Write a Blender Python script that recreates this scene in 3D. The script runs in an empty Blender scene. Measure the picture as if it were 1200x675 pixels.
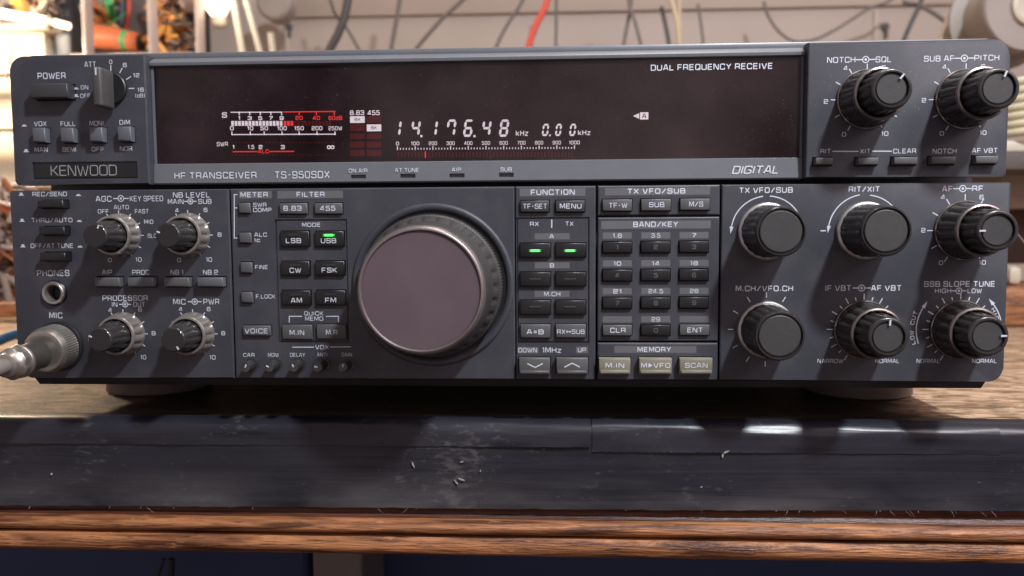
import bpy, bmesh, math, random
from mathutils import Vector, Matrix
from math import sin, cos, pi, radians

random.seed(7)
SC = bpy.context.scene
COL = SC.collection

# ------------------------------------------------------------------ camera
CAM = Vector((0.02376, -0.319583, 0.072041))
PITCH, YAW, ROLL = -0.072401, -0.052216, -0.005708
FPX = 930.0                                   # focal length for a 1200 pixel wide picture
fwd = Vector((sin(YAW) * cos(PITCH), cos(YAW) * cos(PITCH), sin(PITCH)))
rgt0 = Vector((cos(YAW), -sin(YAW), 0))
up0 = rgt0.cross(fwd)
RGT = rgt0 * cos(ROLL) + up0 * sin(ROLL)
UPV = up0 * cos(ROLL) - rgt0 * sin(ROLL)
cd = bpy.data.cameras.new('camera')
cam = bpy.data.objects.new('camera', cd)
COL.objects.link(cam)
m = Matrix.Identity(4)
for i in range(3):
    m[i][0], m[i][1], m[i][2], m[i][3] = RGT[i], UPV[i], -fwd[i], CAM[i]
cam.matrix_world = m
cd.sensor_width = 36.0
cd.lens = 36.0 * FPX / 1200.0
cd.clip_start = 0.01
cd.clip_end = 50
cd.dof.use_dof = True
cd.dof.focus_distance = 0.318
cd.dof.aperture_fstop = 10.0
SC.camera = cam

# ------------------------------------------------------------------ world, lamps, exposure
w = bpy.data.worlds.new('World')
SC.world = w
w.use_nodes = True
bg = w.node_tree.nodes['Background']
bg.inputs[0].default_value = (1.0, 0.83, 0.80, 1)
bg.inputs[1].default_value = 0.29
# a dim, unevenly bright room all round
_t = w.node_tree
_tc = _t.nodes.new('ShaderNodeTexCoord'); _nz = _t.nodes.new('ShaderNodeTexNoise'); _nz.inputs['Scale'].default_value = 4.0; _nz.inputs['Detail'].default_value = 3.0
_cr = _t.nodes.new('ShaderNodeValToRGB'); _cr.color_ramp.elements[0].position = 0.38; _cr.color_ramp.elements[1].position = 0.66
_cr.color_ramp.elements[0].color = (0.16, 0.12, 0.14, 1); _cr.color_ramp.elements[1].color = (2.3, 1.85, 1.85, 1)
_t.links.new(_tc.outputs['Generated'], _nz.inputs['Vector']); _t.links.new(_nz.outputs['Fac'], _cr.inputs[0]); _t.links.new(_cr.outputs[0], bg.inputs[0])

def lamp(name, kind, loc, energy, color, size, target=None, size_y=None):
    d = bpy.data.lights.new(name, kind)
    d.energy = energy
    d.color = color
    if kind == 'AREA':
        d.shape = 'RECTANGLE' if size_y else 'DISK'
        d.size = size
        if size_y: d.size_y = size_y
    else:
        d.shadow_soft_size = size
    o = bpy.data.objects.new(name, d)
    COL.objects.link(o)
    o.location = loc
    if target is not None:
        o.rotation_euler = (Vector(target) - Vector(loc)).to_track_quat('-Z', 'Y').to_euler()
    return o

KEYDIR = Vector((0.40, -0.50, 0.77))
key = lamp('key_lamp', 'AREA', Vector((0.04, 0, 0.07)) + KEYDIR * 0.95, 11.5, (0.93, 0.97, 1.0), 0.075, (0.04, 0, 0.07))
ceil = lamp('ceiling_lamp', 'AREA', (0.15, 0.30, 1.4), 6.5, (1.0, 0.88, 0.80), 0.9, (0, 0.35, 0), 0.25)

fill = lamp('added_side_fill', 'AREA', (0.52, -0.27, 0.42), 1.5, (1.0, 0.84, 0.86), 0.30, (0.15, 0, 0.10))  # added fill from the upper right; stands in for glare haze, no lamp there
SC.view_settings.view_transform = 'Standard'
SC.view_settings.look = 'None'
SC.view_settings.exposure = 0
SC.view_settings.gamma = 1
SC.cycles.max_bounces = 8
SC.cycles.transparent_max_bounces = 12
SC.cycles.sample_clamp_indirect = 4.0
SC.cycles.caustics_reflective = False
SC.cycles.caustics_refractive = False

# ------------------------------------------------------------------ geometry helpers
def P(u, v, y):
    """point of the plane y = const that the photograph shows at (u, v)"""
    d = fwd * FPX + RGT * (u - 600.0) + UPV * (337.5 - v)
    t = (y - CAM.y) / d.y
    return CAM + d * t

YU = 0.003665          # the upper blocks stand this far behind the lower ones
YL = 0.0

def link(name, bm, mat, parent=None, smooth=None, mats=None):
    me = bpy.data.meshes.new(name)
    bm.normal_update()
    bm.to_mesh(me)
    bm.free()
    o = bpy.data.objects.new(name, me)
    COL.objects.link(o)
    for mm in (mats or [mat]):
        me.materials.append(mm)
    if smooth:
        for p in me.polygons: p.use_smooth = True
        me.set_sharp_from_angle(angle=radians(smooth))
    if parent is not None: o.parent = parent
    return o

def thing(o, label, cat, group=None, kind=None):
    o['label'] = label
    o['category'] = cat
    if group: o['group'] = group
    if kind: o['kind'] = kind
    return o

def empty(name, loc=(0, 0, 0)):
    o = bpy.data.objects.new(name, None)
    COL.objects.link(o)
    o.location = loc
    o.empty_display_size = 0.02
    return o

def add_box(bm, x0, x1, y0, y1, z0, z1, bev=0, seg=2, front_only=False):
    vs = [bm.verts.new(p) for p in ((x0,y0,z0),(x1,y0,z0),(x1,y1,z0),(x0,y1,z0),(x0,y0,z1),(x1,y0,z1),(x1,y1,z1),(x0,y1,z1))]
    fs = [bm.faces.new([vs[i] for i in f]) for f in ((0,3,2,1),(4,5,6,7),(0,1,5,4),(1,2,6,5),(2,3,7,6),(3,0,4,7))]
    if bev:
        if front_only: es = list(fs[2].edges)
        else: es = list({e for f in fs for e in f.edges})
        bmesh.ops.bevel(bm, geom=es, offset=bev, segments=seg, affect='EDGES', profile=0.5)

def add_prism(bm, outline, y0, y1, bev=0, seg=2):
    """outline: list of (x, z) counter-clockwise seen from the front (-y)"""
    a = [bm.verts.new((x, y0, z)) for x, z in outline]
    b = [bm.verts.new((x, y1, z)) for x, z in outline]
    n = len(outline)
    ff = bm.faces.new(a)
    bm.faces.new(b[::-1])
    for i in range(n):
        bm.faces.new((a[i], b[i], b[(i+1) % n], a[(i+1) % n]))
    if bev:
        bmesh.ops.bevel(bm, geom=list(ff.edges), offset=bev, segments=seg, affect='EDGES', profile=0.5)
    bmesh.ops.recalc_face_normals(bm, faces=list(bm.faces))

def round_rect(x0, x1, z0, z1, r=(0,0,0,0), n=6):
    """radii: bottom left, bottom right, top right, top left"""
    out = []
    for (cx, cz, rr, a0) in ((x0, z0, r[0], pi), (x1, z0, r[1], 1.5*pi), (x1, z1, r[2], 0), (x0, z1, r[3], 0.5*pi)):
        if rr <= 0: out.append((cx, cz)); continue
        ox = cx + (rr if cx == x0 else -rr); oz = cz + (rr if cz == z0 else -rr)
        for k in range(n+1):
            a = a0 + 0.5*pi*k/n
            out.append((ox + rr*cos(a), oz + rr*sin(a)))
    return out

def add_lathe(bm, c, y0, prof, n=96, close0=False, axis=None, hs=1.0):
    """prof: (radius, height[, flutes, depth]) in metres; axis points to -y unless given"""
    ax = Vector(axis).normalized() if axis is not None else Vector((0, -1, 0))
    e1 = Vector((1, 0, 0)) if abs(ax.x) < 0.9 else Vector((0, 1, 0))
    e1 = (e1 - ax*e1.dot(ax)).normalized(); e2 = ax.cross(e1)
    o = Vector((c[0], y0, c[1]))
    rings = []
    for p in prof:
        r, h = p[0], p[1]
        if h > 0.0021: h = 0.0021 + (h-0.0021)*hs
        if r <= 1e-7:
            rings.append([bm.verts.new(o + ax*h)]); continue
        ring = []
        for k in range(n):
            th = 2*pi*k/n
            rr = r
            if len(p) > 2:
                s = 0.5 + 0.5*cos(p[2]*th)
                rr = r - p[3]*(s**2)
            ring.append(bm.verts.new(o + ax*h + e1*(rr*cos(th)) + e2*(rr*sin(th))))
        rings.append(ring)
    for a, b in zip(rings, rings[1:]):
        if len(a) == 1 and len(b) == 1: continue
        for k in range(n):
            k2 = (k+1) % n
            if len(a) == 1: bm.faces.new((a[0], b[k], b[k2]))
            elif len(b) == 1: bm.faces.new((a[k], b[0], a[k2]))
            else: bm.faces.new((a[k], b[k], b[k2], a[k2]))
    bmesh.ops.recalc_face_normals(bm, faces=list(bm.faces))

def smooth_path(pts, n=8):
    pts = [Vector(p) for p in pts]
    if len(pts) < 3: return pts
    out = []
    q = [pts[0]*2 - pts[1]] + pts + [pts[-1]*2 - pts[-2]]
    for i in range(1, len(q)-2):
        for k in range(n):
            t = k/n
            a, b, c, d = q[i-1], q[i], q[i+1], q[i+2]
            out.append(0.5*((2*b) + (c-a)*t + (2*a-5*b+4*c-d)*t*t + (3*b-a-3*c+d)*t**3))
    out.append(pts[-1])
    return out

def add_tube(bm, pts, r, n=10, sm=8):
    pts = smooth_path(pts, sm)
    rings = []
    prev = None
    for i, p in enumerate(pts):
        t = (pts[min(i+1, len(pts)-1)] - pts[max(i-1, 0)]).normalized()
        if prev is None:
            e = Vector((0, 0, 1)) if abs(t.z) < 0.8 else Vector((1, 0, 0))
        else: e = prev
        e = (e - t*e.dot(t)).normalized(); prev = e
        f = t.cross(e)
        rr = r(i/(len(pts)-1)) if callable(r) else r
        rings.append([bm.verts.new(p + e*(rr*cos(2*pi*k/n)) + f*(rr*sin(2*pi*k/n))) for k in range(n)])
    for a, b in zip(rings, rings[1:]):
        for k in range(n):
            bm.faces.new((a[k], a[(k+1) % n], b[(k+1) % n], b[k]))
    bm.faces.new(rings[0][::-1]); bm.faces.new(rings[-1])

def cut(o, cutter_bm):
    me = bpy.data.meshes.new('cutter')
    bmesh.ops.recalc_face_normals(cutter_bm, faces=list(cutter_bm.faces))
    cutter_bm.to_mesh(me); cutter_bm.free()
    c = bpy.data.objects.new('cutter', me)
    COL.objects.link(c)
    md = o.modifiers.new('cut', 'BOOLEAN')
    md.operation = 'DIFFERENCE'; md.solver = 'EXACT'; md.object = c
    dg = bpy.context.evaluated_depsgraph_get()
    dg.update()
    new = bpy.data.meshes.new_from_object(o.evaluated_get(dg))
    o.modifiers.clear()
    old = o.data
    o.data = new
    bpy.data.objects.remove(c); bpy.data.meshes.remove(me); bpy.data.meshes.remove(old)

# ------------------------------------------------------------------ materials
def srgb(r, g, b):
    f = lambda c: (c/255/12.92) if c/255 <= 0.04045 else ((c/255+0.055)/1.055)**2.4
    return (f(r), f(g), f(b))

class NT:
    def __init__(s, mt): s.t = mt.node_tree; s.n = s.t.nodes
    def new(s, typ, **kw):
        nd = s.n.new(typ)
        for k, v in kw.items():
            if k.startswith('i_'):
                key = k[2:]
                nd.inputs[int(key) if key.isdigit() else key].default_value = v
            else: setattr(nd, k, v)
        return nd
    def link(s, a, b): s.t.links.new(a, b)

def mat(name, col, rough=0.5, metal=0.0, var=0.12, scale=300, bump=0.0, bscale=3000, spec=0.5, dust=0.0, dust_scale=900, dust_col=(0.35,0.33,0.31), stretch=None, coat=0.0, rvar=0.1, smudge=60):
    mt = bpy.data.materials.new(name)
    mt.use_nodes = True
    t = NT(mt)
    b = t.n['Principled BSDF']
    b.inputs['Roughness'].default_value = rough
    b.inputs['Metallic'].default_value = metal
    b.inputs['Specular IOR Level'].default_value = spec
    b.inputs['Coat Weight'].default_value = coat
    b.inputs['Coat Roughness'].default_value = 0.15
    tc = t.new('ShaderNodeTexCoord')
    src = tc.outputs['Object']
    if stretch:
        mp = t.new('ShaderNodeMapping'); mp.inputs['Scale'].default_value = stretch
        t.link(src, mp.inputs[0]); src = mp.outputs[0]
    nz = t.new('ShaderNodeTexNoise', i_Scale=scale, i_Detail=5.0)
    t.link(src, nz.inputs['Vector'])
    mix = t.new('ShaderNodeMix', data_type='RGBA')
    mix.inputs['A'].default_value = (*[c*(1-var) for c in col], 1)
    mix.inputs['B'].default_value = (*[min(1, c*(1+var)) for c in col], 1)
    t.link(nz.outputs['Fac'], mix.inputs['Factor'])
    out = mix.outputs['Result']
    if dust:
        d1 = t.new('ShaderNodeTexNoise', i_Scale=dust_scale, i_Detail=2.0)
        t.link(src, d1.inputs['Vector'])
        d2 = t.new('ShaderNodeTexNoise', i_Scale=smudge, i_Detail=3.0)
        t.link(src, d2.inputs['Vector'])
        r1 = t.new('ShaderNodeMapRange'); r1.inputs['From Min'].default_value = 0.70; r1.inputs['From Max'].default_value = 0.78
        t.link(d1.outputs['Fac'], r1.inputs['Value'])
        r2 = t.new('ShaderNodeMapRange'); r2.inputs['From Min'].default_value = 0.45; r2.inputs['From Max'].default_value = 0.7
        t.link(d2.outputs['Fac'], r2.inputs['Value'])
        mu = t.new('ShaderNodeMath', operation='MULTIPLY_ADD')
        t.link(r2.outputs[0], mu.inputs[0]); mu.inputs[1].default_value = 0.12; t.link(r1.outputs[0], mu.inputs[2])
        mu2 = t.new('ShaderNodeMath', operation='MULTIPLY'); t.link(mu.outputs[0], mu2.inputs[0]); mu2.inputs[1].default_value = dust; mu2.use_clamp = True
        mx = t.new('ShaderNodeMix', data_type='RGBA'); mx.inputs['B'].default_value = (*dust_col, 1)
        t.link(out, mx.inputs['A']); t.link(mu2.outputs[0], mx.inputs['Factor'])
        out = mx.outputs['Result']
    t.link(out, b.inputs['Base Color'])
    rr = t.new('ShaderNodeMapRange'); rr.inputs['To Min'].default_value = max(0.02, rough-rvar); rr.inputs['To Max'].default_value = min(1, rough+rvar)
    nz2 = t.new('ShaderNodeTexNoise', i_Scale=scale*0.3, i_Detail=4.0); t.link(src, nz2.inputs['Vector'])
    t.link(nz2.outputs['Fac'], rr.inputs['Value']); t.link(rr.outputs[0], b.inputs['Roughness'])
    if bump:
        bn = t.new('ShaderNodeTexNoise', i_Scale=bscale, i_Detail=3.0); t.link(src, bn.inputs['Vector'])
        bp = t.new('ShaderNodeBump', i_Strength=bump, i_Distance=0.0002); t.link(bn.outputs['Fac'], bp.inputs['Height'])
        t.link(bp.outputs[0], b.inputs['Normal'])
    return mt

def emit(name, col, s):
    mt = bpy.data.materials.new(name); mt.use_nodes = True
    b = mt.node_tree.nodes['Principled BSDF']
    b.inputs['Base Color'].default_value = (*[c*0.5 for c in col], 1)
    b.inputs['Emission Color'].default_value = (*col, 1)
    b.inputs['Emission Strength'].default_value = s
    return mt

def wood(name, dark, light, sc=(6, 60, 60), rough=0.45, nscale=4.0, bump=0.4, gouge=0.35, chips=0.0):
    mt = bpy.data.materials.new(name); mt.use_nodes = True
    t = NT(mt); b = t.n['Principled BSDF']
    tc = t.new('ShaderNodeTexCoord')
    mp = t.new('ShaderNodeMapping'); mp.inputs['Scale'].default_value = sc
    t.link(tc.outputs['Object'], mp.inputs[0])
    n1 = t.new('ShaderNodeTexNoise', i_Scale=nscale, i_Detail=8.0, i_Distortion=0.8); t.link(mp.outputs[0], n1.inputs['Vector'])
    cr = t.new('ShaderNodeValToRGB')
    cr.color_ramp.elements[0].position = 0.36; cr.color_ramp.elements[0].color = (*dark, 1)
    cr.color_ramp.elements[1].position = 0.62; cr.color_ramp.elements[1].color = (*light, 1)
    t.link(n1.outputs['Fac'], cr.inputs[0])
    n2 = t.new('ShaderNodeTexNoise', i_Scale=nscale*5, i_Detail=6.0); t.link(mp.outputs[0], n2.inputs['Vector'])
    mr = t.new('ShaderNodeMapRange'); mr.inputs['From Min'].default_value = 0.58; mr.inputs['From Max'].default_value = 0.72; mr.inputs['To Max'].default_value = gouge
    t.link(n2.outputs['Fac'], mr.inputs['Value'])
    mx = t.new('ShaderNodeMix', data_type='RGBA'); mx.inputs['B'].default_value = (*[c*0.25 for c in dark], 1)
    t.link(cr.outputs[0], mx.inputs['A']); t.link(mr.outputs[0], mx.inputs['Factor'])
    res = mx.outputs['Result']
    if chips:      # splintered spots where pale raw wood shows
        m3 = t.new('ShaderNodeMapping'); m3.inputs['Scale'].default_value = (35, 160, 160); t.link(tc.outputs['Object'], m3.inputs[0])
        n3 = t.new('ShaderNodeTexNoise', i_Scale=1.5, i_Detail=7.0, i_Roughness=0.7); t.link(m3.outputs[0], n3.inputs['Vector'])
        r3 = t.new('ShaderNodeMapRange'); r3.inputs['From Min'].default_value = 0.60; r3.inputs['From Max'].default_value = 0.66; r3.inputs['To Max'].default_value = chips
        t.link(n3.outputs['Fac'], r3.inputs['Value'])
        m4 = t.new('ShaderNodeMix', data_type='RGBA'); m4.inputs['B'].default_value = (*[min(1, c*1.35) for c in light], 1)
        t.link(res, m4.inputs['A']); t.link(r3.outputs[0], m4.inputs['Factor']); res = m4.outputs['Result']
    t.link(res, b.inputs['Base Color'])
    b.inputs['Roughness'].default_value = rough
    bp = t.new('ShaderNodeBump', i_Strength=bump, i_Distance=0.0006); t.link(n2.outputs['Fac'], bp.inputs['Height'])
    t.link(bp.outputs[0], b.inputs['Normal'])
    return mt

M = {}
M['panel'] = mat('charcoal panel plastic', (0.051, 0.054, 0.068), 0.45, var=0.10, scale=60, bump=0.35, bscale=4200, dust=0.5, dust_scale=1500)
M['case'] = mat('dark case paint', (0.022, 0.022, 0.025), 0.5, bump=0.2)
M['bezel'] = mat('grey bezel paint', (0.160, 0.168, 0.190), 0.38, metal=0.1, var=0.08, scale=150, bump=0.12, bscale=5000, dust=0.25, dust_scale=1500)
M['strip'] = mat('lighter printed strip', (0.135, 0.137, 0.150), 0.5, var=0.05, scale=120)
M['print'] = mat('pale printed ink', (0.64, 0.67, 0.76), 0.6, var=0.10, scale=900)
M['print_logo'] = mat('grey embossed ink', (0.34, 0.34, 0.35), 0.5, var=0.1, scale=900)
M['print_dim'] = mat('dim grey ink', (0.12, 0.12, 0.13), 0.6, var=0.12, scale=900)
M['black_key'] = mat('black key plastic', (0.014, 0.014, 0.016), 0.36, var=0.15, bump=0.1, dust=0.15, dust_scale=1500)
M['grey_key'] = mat('grey key plastic', (0.10, 0.10, 0.105), 0.48, var=0.08, bump=0.15)
M['dark_key'] = mat('dark grey key plastic', (0.05, 0.05, 0.055), 0.45, var=0.1, bump=0.15)
M['lever'] = mat('scuffed lever plastic', (0.075, 0.072, 0.072), 0.42, var=0.3, scale=250, bump=0.2, dust=0.5, dust_scale=500)
M['slate_key'] = mat('slate key plastic', (0.115, 0.122, 0.14), 0.45, var=0.08, bump=0.15)
M['cream_key'] = mat('cream key plastic', (0.235, 0.22, 0.17), 0.5, var=0.06, bump=0.15)
M['rubber'] = mat('black knob plastic', (0.028, 0.026, 0.027), 0.26, var=0.3, scale=400, bump=0.08, bscale=2500, dust=0.28, dust_scale=700, spec=0.6)
M['knob_face'] = mat('matt knob face', (0.050, 0.049, 0.052), 0.5, var=0.12, scale=500, bump=0.2, dust=0.2)
M['gloss'] = mat('glossy black knob plastic', (0.034, 0.032, 0.033), 0.17, var=0.2, scale=300, rvar=0.05, dust=0.15, spec=0.7)
M['dark_face'] = mat('dark brown knob face', (0.024, 0.022, 0.024), 0.45, var=0.15, scale=400, dust=0.15)
M['ring_plastic'] = mat('glossy charcoal knob ring', (0.060, 0.055, 0.055), 0.26, metal=0.25, var=0.3, scale=300, rvar=0.08, dust=0.25, dust_scale=700, spec=0.7)
M['trim'] = mat('smoked chrome trim', (0.26, 0.225, 0.215), 0.30, metal=0.75, var=0.15)
M['grey_knob'] = mat('grey metallic knob', (0.34, 0.315, 0.295), 0.30, metal=0.6, var=0.2, scale=500, bump=0.1)
M['silver'] = mat('brushed aluminium', (0.55, 0.54, 0.53), 0.33, metal=0.9, var=0.1, scale=600)
M['rim'] = mat('pinkish grey metal rim', (0.34, 0.30, 0.30), 0.40, metal=0.8, var=0.1, scale=600)
M['plug_neck'] = mat('dull grey metal neck', (0.075, 0.072, 0.066), 0.40, metal=0.4, var=0.25, scale=300)
M['nickel'] = mat('worn nickel', (0.50, 0.47, 0.43), 0.36, metal=0.85, var=0.15, scale=400, bump=0.1, bscale=1500)
M['dial_body'] = mat('dark grey tuning knob', (0.058, 0.054, 0.054), 0.33, var=0.15, scale=300, bump=0.1, dust=0.3)
M['dial_face'] = mat('brown black dial face', (0.122, 0.087, 0.103), 0.5, var=0.08, scale=60, rvar=0.15, bump=0.1, dust=0.25, dust_scale=1600)
M['black'] = mat('black hole', (0.006, 0.006, 0.006), 0.6)
M['foot'] = mat('grey rubber foot', (0.20, 0.17, 0.155), 0.7)
M['board'] = mat('display board', (0.026, 0.005, 0.008), 0.6, var=0.5, scale=25)
M['ghost'] = mat('unlit segment', (0.030, 0.016, 0.017), 0.6)
M['ghost_red'] = emit('faintly glowing red segment', (1.0, 0.10, 0.10), 0.045)
M['vfd'] = emit('white glow', (0.86, 0.93, 1.0), 1.25)
M['vfd_red'] = emit('red glow', (1.0, 0.06, 0.06), 1.25)
M['led_off'] = mat('unlit lens', (0.030, 0.030, 0.032), 0.4)
M['led_rim'] = emit('green lens', (0.03, 0.55, 0.05), 0.55)
M['led'] = emit('green glow', (0.08, 1.0, 0.12), 2.6)

def glass_mat():
    mt = bpy.data.materials.new('smoked display glass'); mt.use_nodes = True
    t = NT(mt); t.n.remove(t.n['Principled BSDF']); out = t.n['Material Output']
    tr = t.new('ShaderNodeBsdfTransparent'); tr.inputs[0].default_value = (0.86, 0.76, 0.77, 1)
    gl = t.new('ShaderNodeBsdfGlossy'); gl.inputs['Roughness'].default_value = 0.06
    df = t.new('ShaderNodeBsdfDiffuse'); df.inputs[0].default_value = (0.22, 0.145, 0.17, 1)
    fr = t.new('ShaderNodeFresnel', i_IOR=1.5)
    tc = t.new('ShaderNodeTexCoord')
    n1 = t.new('ShaderNodeTexNoise', i_Scale=1300.0, i_Detail=2.0); t.link(tc.outputs['Object'], n1.inputs['Vector'])
    r1 = t.new('ShaderNodeMapRange'); r1.inputs['From Min'].default_value = 0.66; r1.inputs['From Max'].default_value = 0.76; r1.inputs['To Max'].default_value = 0.30
    t.link(n1.outputs['Fac'], r1.inputs['Value'])
    n2 = t.new('ShaderNodeTexNoise', i_Scale=28.0, i_Detail=4.0); t.link(tc.outputs['Object'], n2.inputs['Vector'])
    r2 = t.new('ShaderNodeMapRange'); r2.inputs['From Min'].default_value = 0.35; r2.inputs['From Max'].default_value = 0.75; r2.inputs['To Min'].default_value = 0.02; r2.inputs['To Max'].default_value = 0.13
    t.link(n2.outputs['Fac'], r2.inputs['Value'])
    ad = t.new('ShaderNodeMath', operation='ADD'); t.link(r1.outputs[0], ad.inputs[0]); t.link(r2.outputs[0], ad.inputs[1])
    m1 = t.new('ShaderNodeMixShader'); t.link(ad.outputs[0], m1.inputs[0]); t.link(tr.outputs[0], m1.inputs[1]); t.link(df.outputs[0], m1.inputs[2])
    m2 = t.new('ShaderNodeMixShader'); t.link(fr.outputs[0], m2.inputs[0]); t.link(m1.outputs[0], m2.inputs[1]); t.link(gl.outputs[0], m2.inputs[2])
    t.link(m2.outputs[0], out.inputs[0])
    return mt
M['glass'] = glass_mat()

# ------------------------------------------------------------------ lettering: a wide rounded stroke alphabet
# each glyph: (width, [ (closed, radius, [(x, z), ...]), ... ]) in a box of height 1
def S(*pts, r=0.0, c=False): return (c, r, list(pts))
R0 = 0.28
GL = {
 'A': (1.05, [S((0,0),(0.40,1),(0.65,1),(1.05,0)), S((0.17,0.30),(0.88,0.30))]),
 'B': (1.0, [S((0,0),(0,1)), S((-0.07,1),(0.95,1),(0.95,0.52),(0,0.52),r=0.22), S((0.7,0.52),(1,0.52),(1,0),(-0.07,0),r=0.22)]),
 'C': (1.0, [S((1,0.72),(1,1),(0,1),(0,0),(1,0),(1,0.28),r=R0)]),
 'D': (1.0, [S((0,0),(0,1)), S((-0.07,1),(1,1),(1,0),(-0.07,0),r=0.32)]),
 'E': (0.9, [S((0.9,1),(0,1),(0,0),(0.9,0)), S((0,0.52),(0.82,0.52))]),
 'F': (0.88, [S((0.88,1),(0,1),(0,0)), S((0,0.48),(0.8,0.48))]),
 'G': (1.05, [S((1.05,0.75),(1.05,1),(0,1),(0,0),(1.05,0),(1.05,0.48),(0.58,0.48),r=0.26)]),
 'H': (1.0, [S((0,0),(0,1)), S((1,0),(1,1)), S((0,0.52),(1,0.52))]),
 'I': (0.12, [S((0.06,0),(0.06,1))]),
 'K': (0.95, [S((0,0),(0,1)), S((0.90,1),(0.30,0.52),(0.95,0)), S((0,0.52),(0.3,0.52))]),
 'L': (0.82, [S((0,1),(0,0),(0.82,0))]),
 'M': (1.2, [S((0,0),(0,1),(0.14,1),(0.6,0.15),(1.06,1),(1.2,1),(1.2,0))]),
 'N': (1.05, [S((0,0),(0,1),(0.16,1),(0.89,0),(1.05,0),(1.05,1))]),
 'O': (1.05, [S((0,0),(0,1),(1.05,1),(1.05,0),r=0.3,c=True)]),
 'P': (0.98, [S((0,0),(0,1)), S((-0.07,1),(0.98,1),(0.98,0.42),(0,0.42),r=0.25)]),
 'Q': (1.05, [S((0,0),(0,1),(1.05,1),(1.05,0),r=0.3,c=True), S((0.68,0.3),(1.05,-0.06))]),
 'R': (1.0, [S((0,0),(0,1)), S((-0.07,1),(0.98,1),(0.98,0.45),(0,0.45),r=0.25), S((0.62,0.45),(1.0,0.25),(1.0,0),r=0.15)]),
 'S': (1.0, [S((0.98,0.75),(0.98,1),(0.02,1),(0.02,0.53),(1,0.53),(1,0),(0,0),(0,0.27),r=0.23)]),
 'T': (0.98, [S((0,1),(0.98,1)), S((0.49,1),(0.49,0))]),
 'U': (1.0, [S((0,1),(0,0),(1,0),(1,1),r=0.3)]),
 'V': (1.05, [S((0,1),(0.44,0),(0.61,0),(1.05,1))]),
 'W': (1.5, [S((0,1),(0.34,0),(0.44,0),(0.75,0.9),(1.06,0),(1.16,0),(1.5,1))]),
 'X': (1.0, [S((0,0),(1,1)), S((0,1),(1,0))]),
 'Y': (1.0, [S((0,1),(0.5,0.48),(1,1)), S((0.5,0.48),(0.5,0))]),
 'Z': (0.95, [S((0,1),(0.95,1),(0,0),(0.95,0))]),
 '0': (0.95, [S((0,0),(0,1),(0.95,1),(0.95,0),r=0.3,c=True)]),
 '1': (0.34, [S((0,0.80),(0.22,1),(0.28,1),(0.28,0))]),
 '2': (0.95, [S((0,0.72),(0,1),(0.95,1),(0.95,0.50),(0,0.50),(0,0),(0.95,0),r=0.22)]),
 '3': (0.95, [S((0,0.76),(0,1),(0.93,1),(0.93,0.52),(0.25,0.52),r=0.2), S((0.8,0.52),(0.95,0.52),(0.95,0),(0,0),(0,0.26),r=0.2)]),
 '4': (1.0, [S((0.74,0),(0.74,1),(0.60,1),(0,0.30),(0,0.22),(1.0,0.22))]),
 '5': (0.95, [S((0.92,1),(0.03,1),(0.03,0.58),(0.95,0.58),(0.95,0),(0,0),(0,0.25),r=0.2)]),
 '6': (0.95, [S((0.93,0.78),(0.93,1),(0,1),(0,0),(0.95,0),(0.95,0.56),(0.03,0.56),r=0.24)]),
 '7': (0.92, [S((0,1),(0.92,1),(0.92,0.82),(0.36,0.3),(0.36,0),r=0.12)]),
 '8': (0.97, [S((0.03,0.53),(0.03,1),(0.94,1),(0.94,0.53),r=0.22,c=True), S((0,0),(0,0.53),(0.97,0.53),(0.97,0),r=0.22,c=True)]),
 '9': (0.95, [S((0.02,0.22),(0.02,0),(0.95,0),(0.95,1),(0,1),(0,0.44),(0.92,0.44),r=0.24)]),
 '.': (0.14, [S((0.07,0),(0.07,0.16))]),
 '-': (0.6, [S((0.04,0.5),(0.56,0.5))]),
 '/': (0.85, [S((0,-0.02),(0.85,1.02))]),
 '=': (0.7, [S((0,0.68),(0.7,0.68)), S((0,0.32),(0.7,0.32))]),
 '(': (0.3, [S((0.3,1.05),(0.04,0.8),(0.04,0.2),(0.3,-0.05),r=0.2)]),
 ')': (0.3, [S((0,1.05),(0.26,0.8),(0.26,0.2),(0,-0.05),r=0.2)]),
 'k': (0.85, [S((0,0),(0,1)), S((0.78,0.72),(0.25,0.36),(0.85,0)), S((0,0.36),(0.25,0.36))]),
 'z': (0.8, [S((0,0.7),(0.8,0.7),(0,0),(0.8,0))]),
 'd': (0.85, [S((0.85,1),(0.85,0),(0,0),(0,0.66),(0.85,0.66),r=0.2)]),
 'c': (0.8, [S((0.8,0.5),(0.8,0.68),(0,0.68),(0,0),(0.8,0),(0.8,0.18),r=0.2)]),
 'H_': (1, []),
 '~': (1.3, [S((0.30,0.82),(0,0.5),(0.30,0.18)), S((0.02,0.5),(1.28,0.5)), S((1.0,0.82),(1.3,0.5),(1.0,0.18))]),   # double arrow
 '@': (1.4, [S((0,0.0),(0,0.9),(0.62,0.9),(0.62,0),r=0.3,c=True), S((0.78,0.0),(0.78,0.9),(1.4,0.9),(1.4,0),r=0.3,c=True)]),  # infinity
 '>': (0.8, [S((0.05,0.95),(0.75,0.5),(0.05,0.05)), S((0.05,0.95),(0.05,0.05)), S((0.15,0.7),(0.5,0.5),(0.15,0.3)), S((0.2,0.5),(0.4,0.5))]),
}

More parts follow.
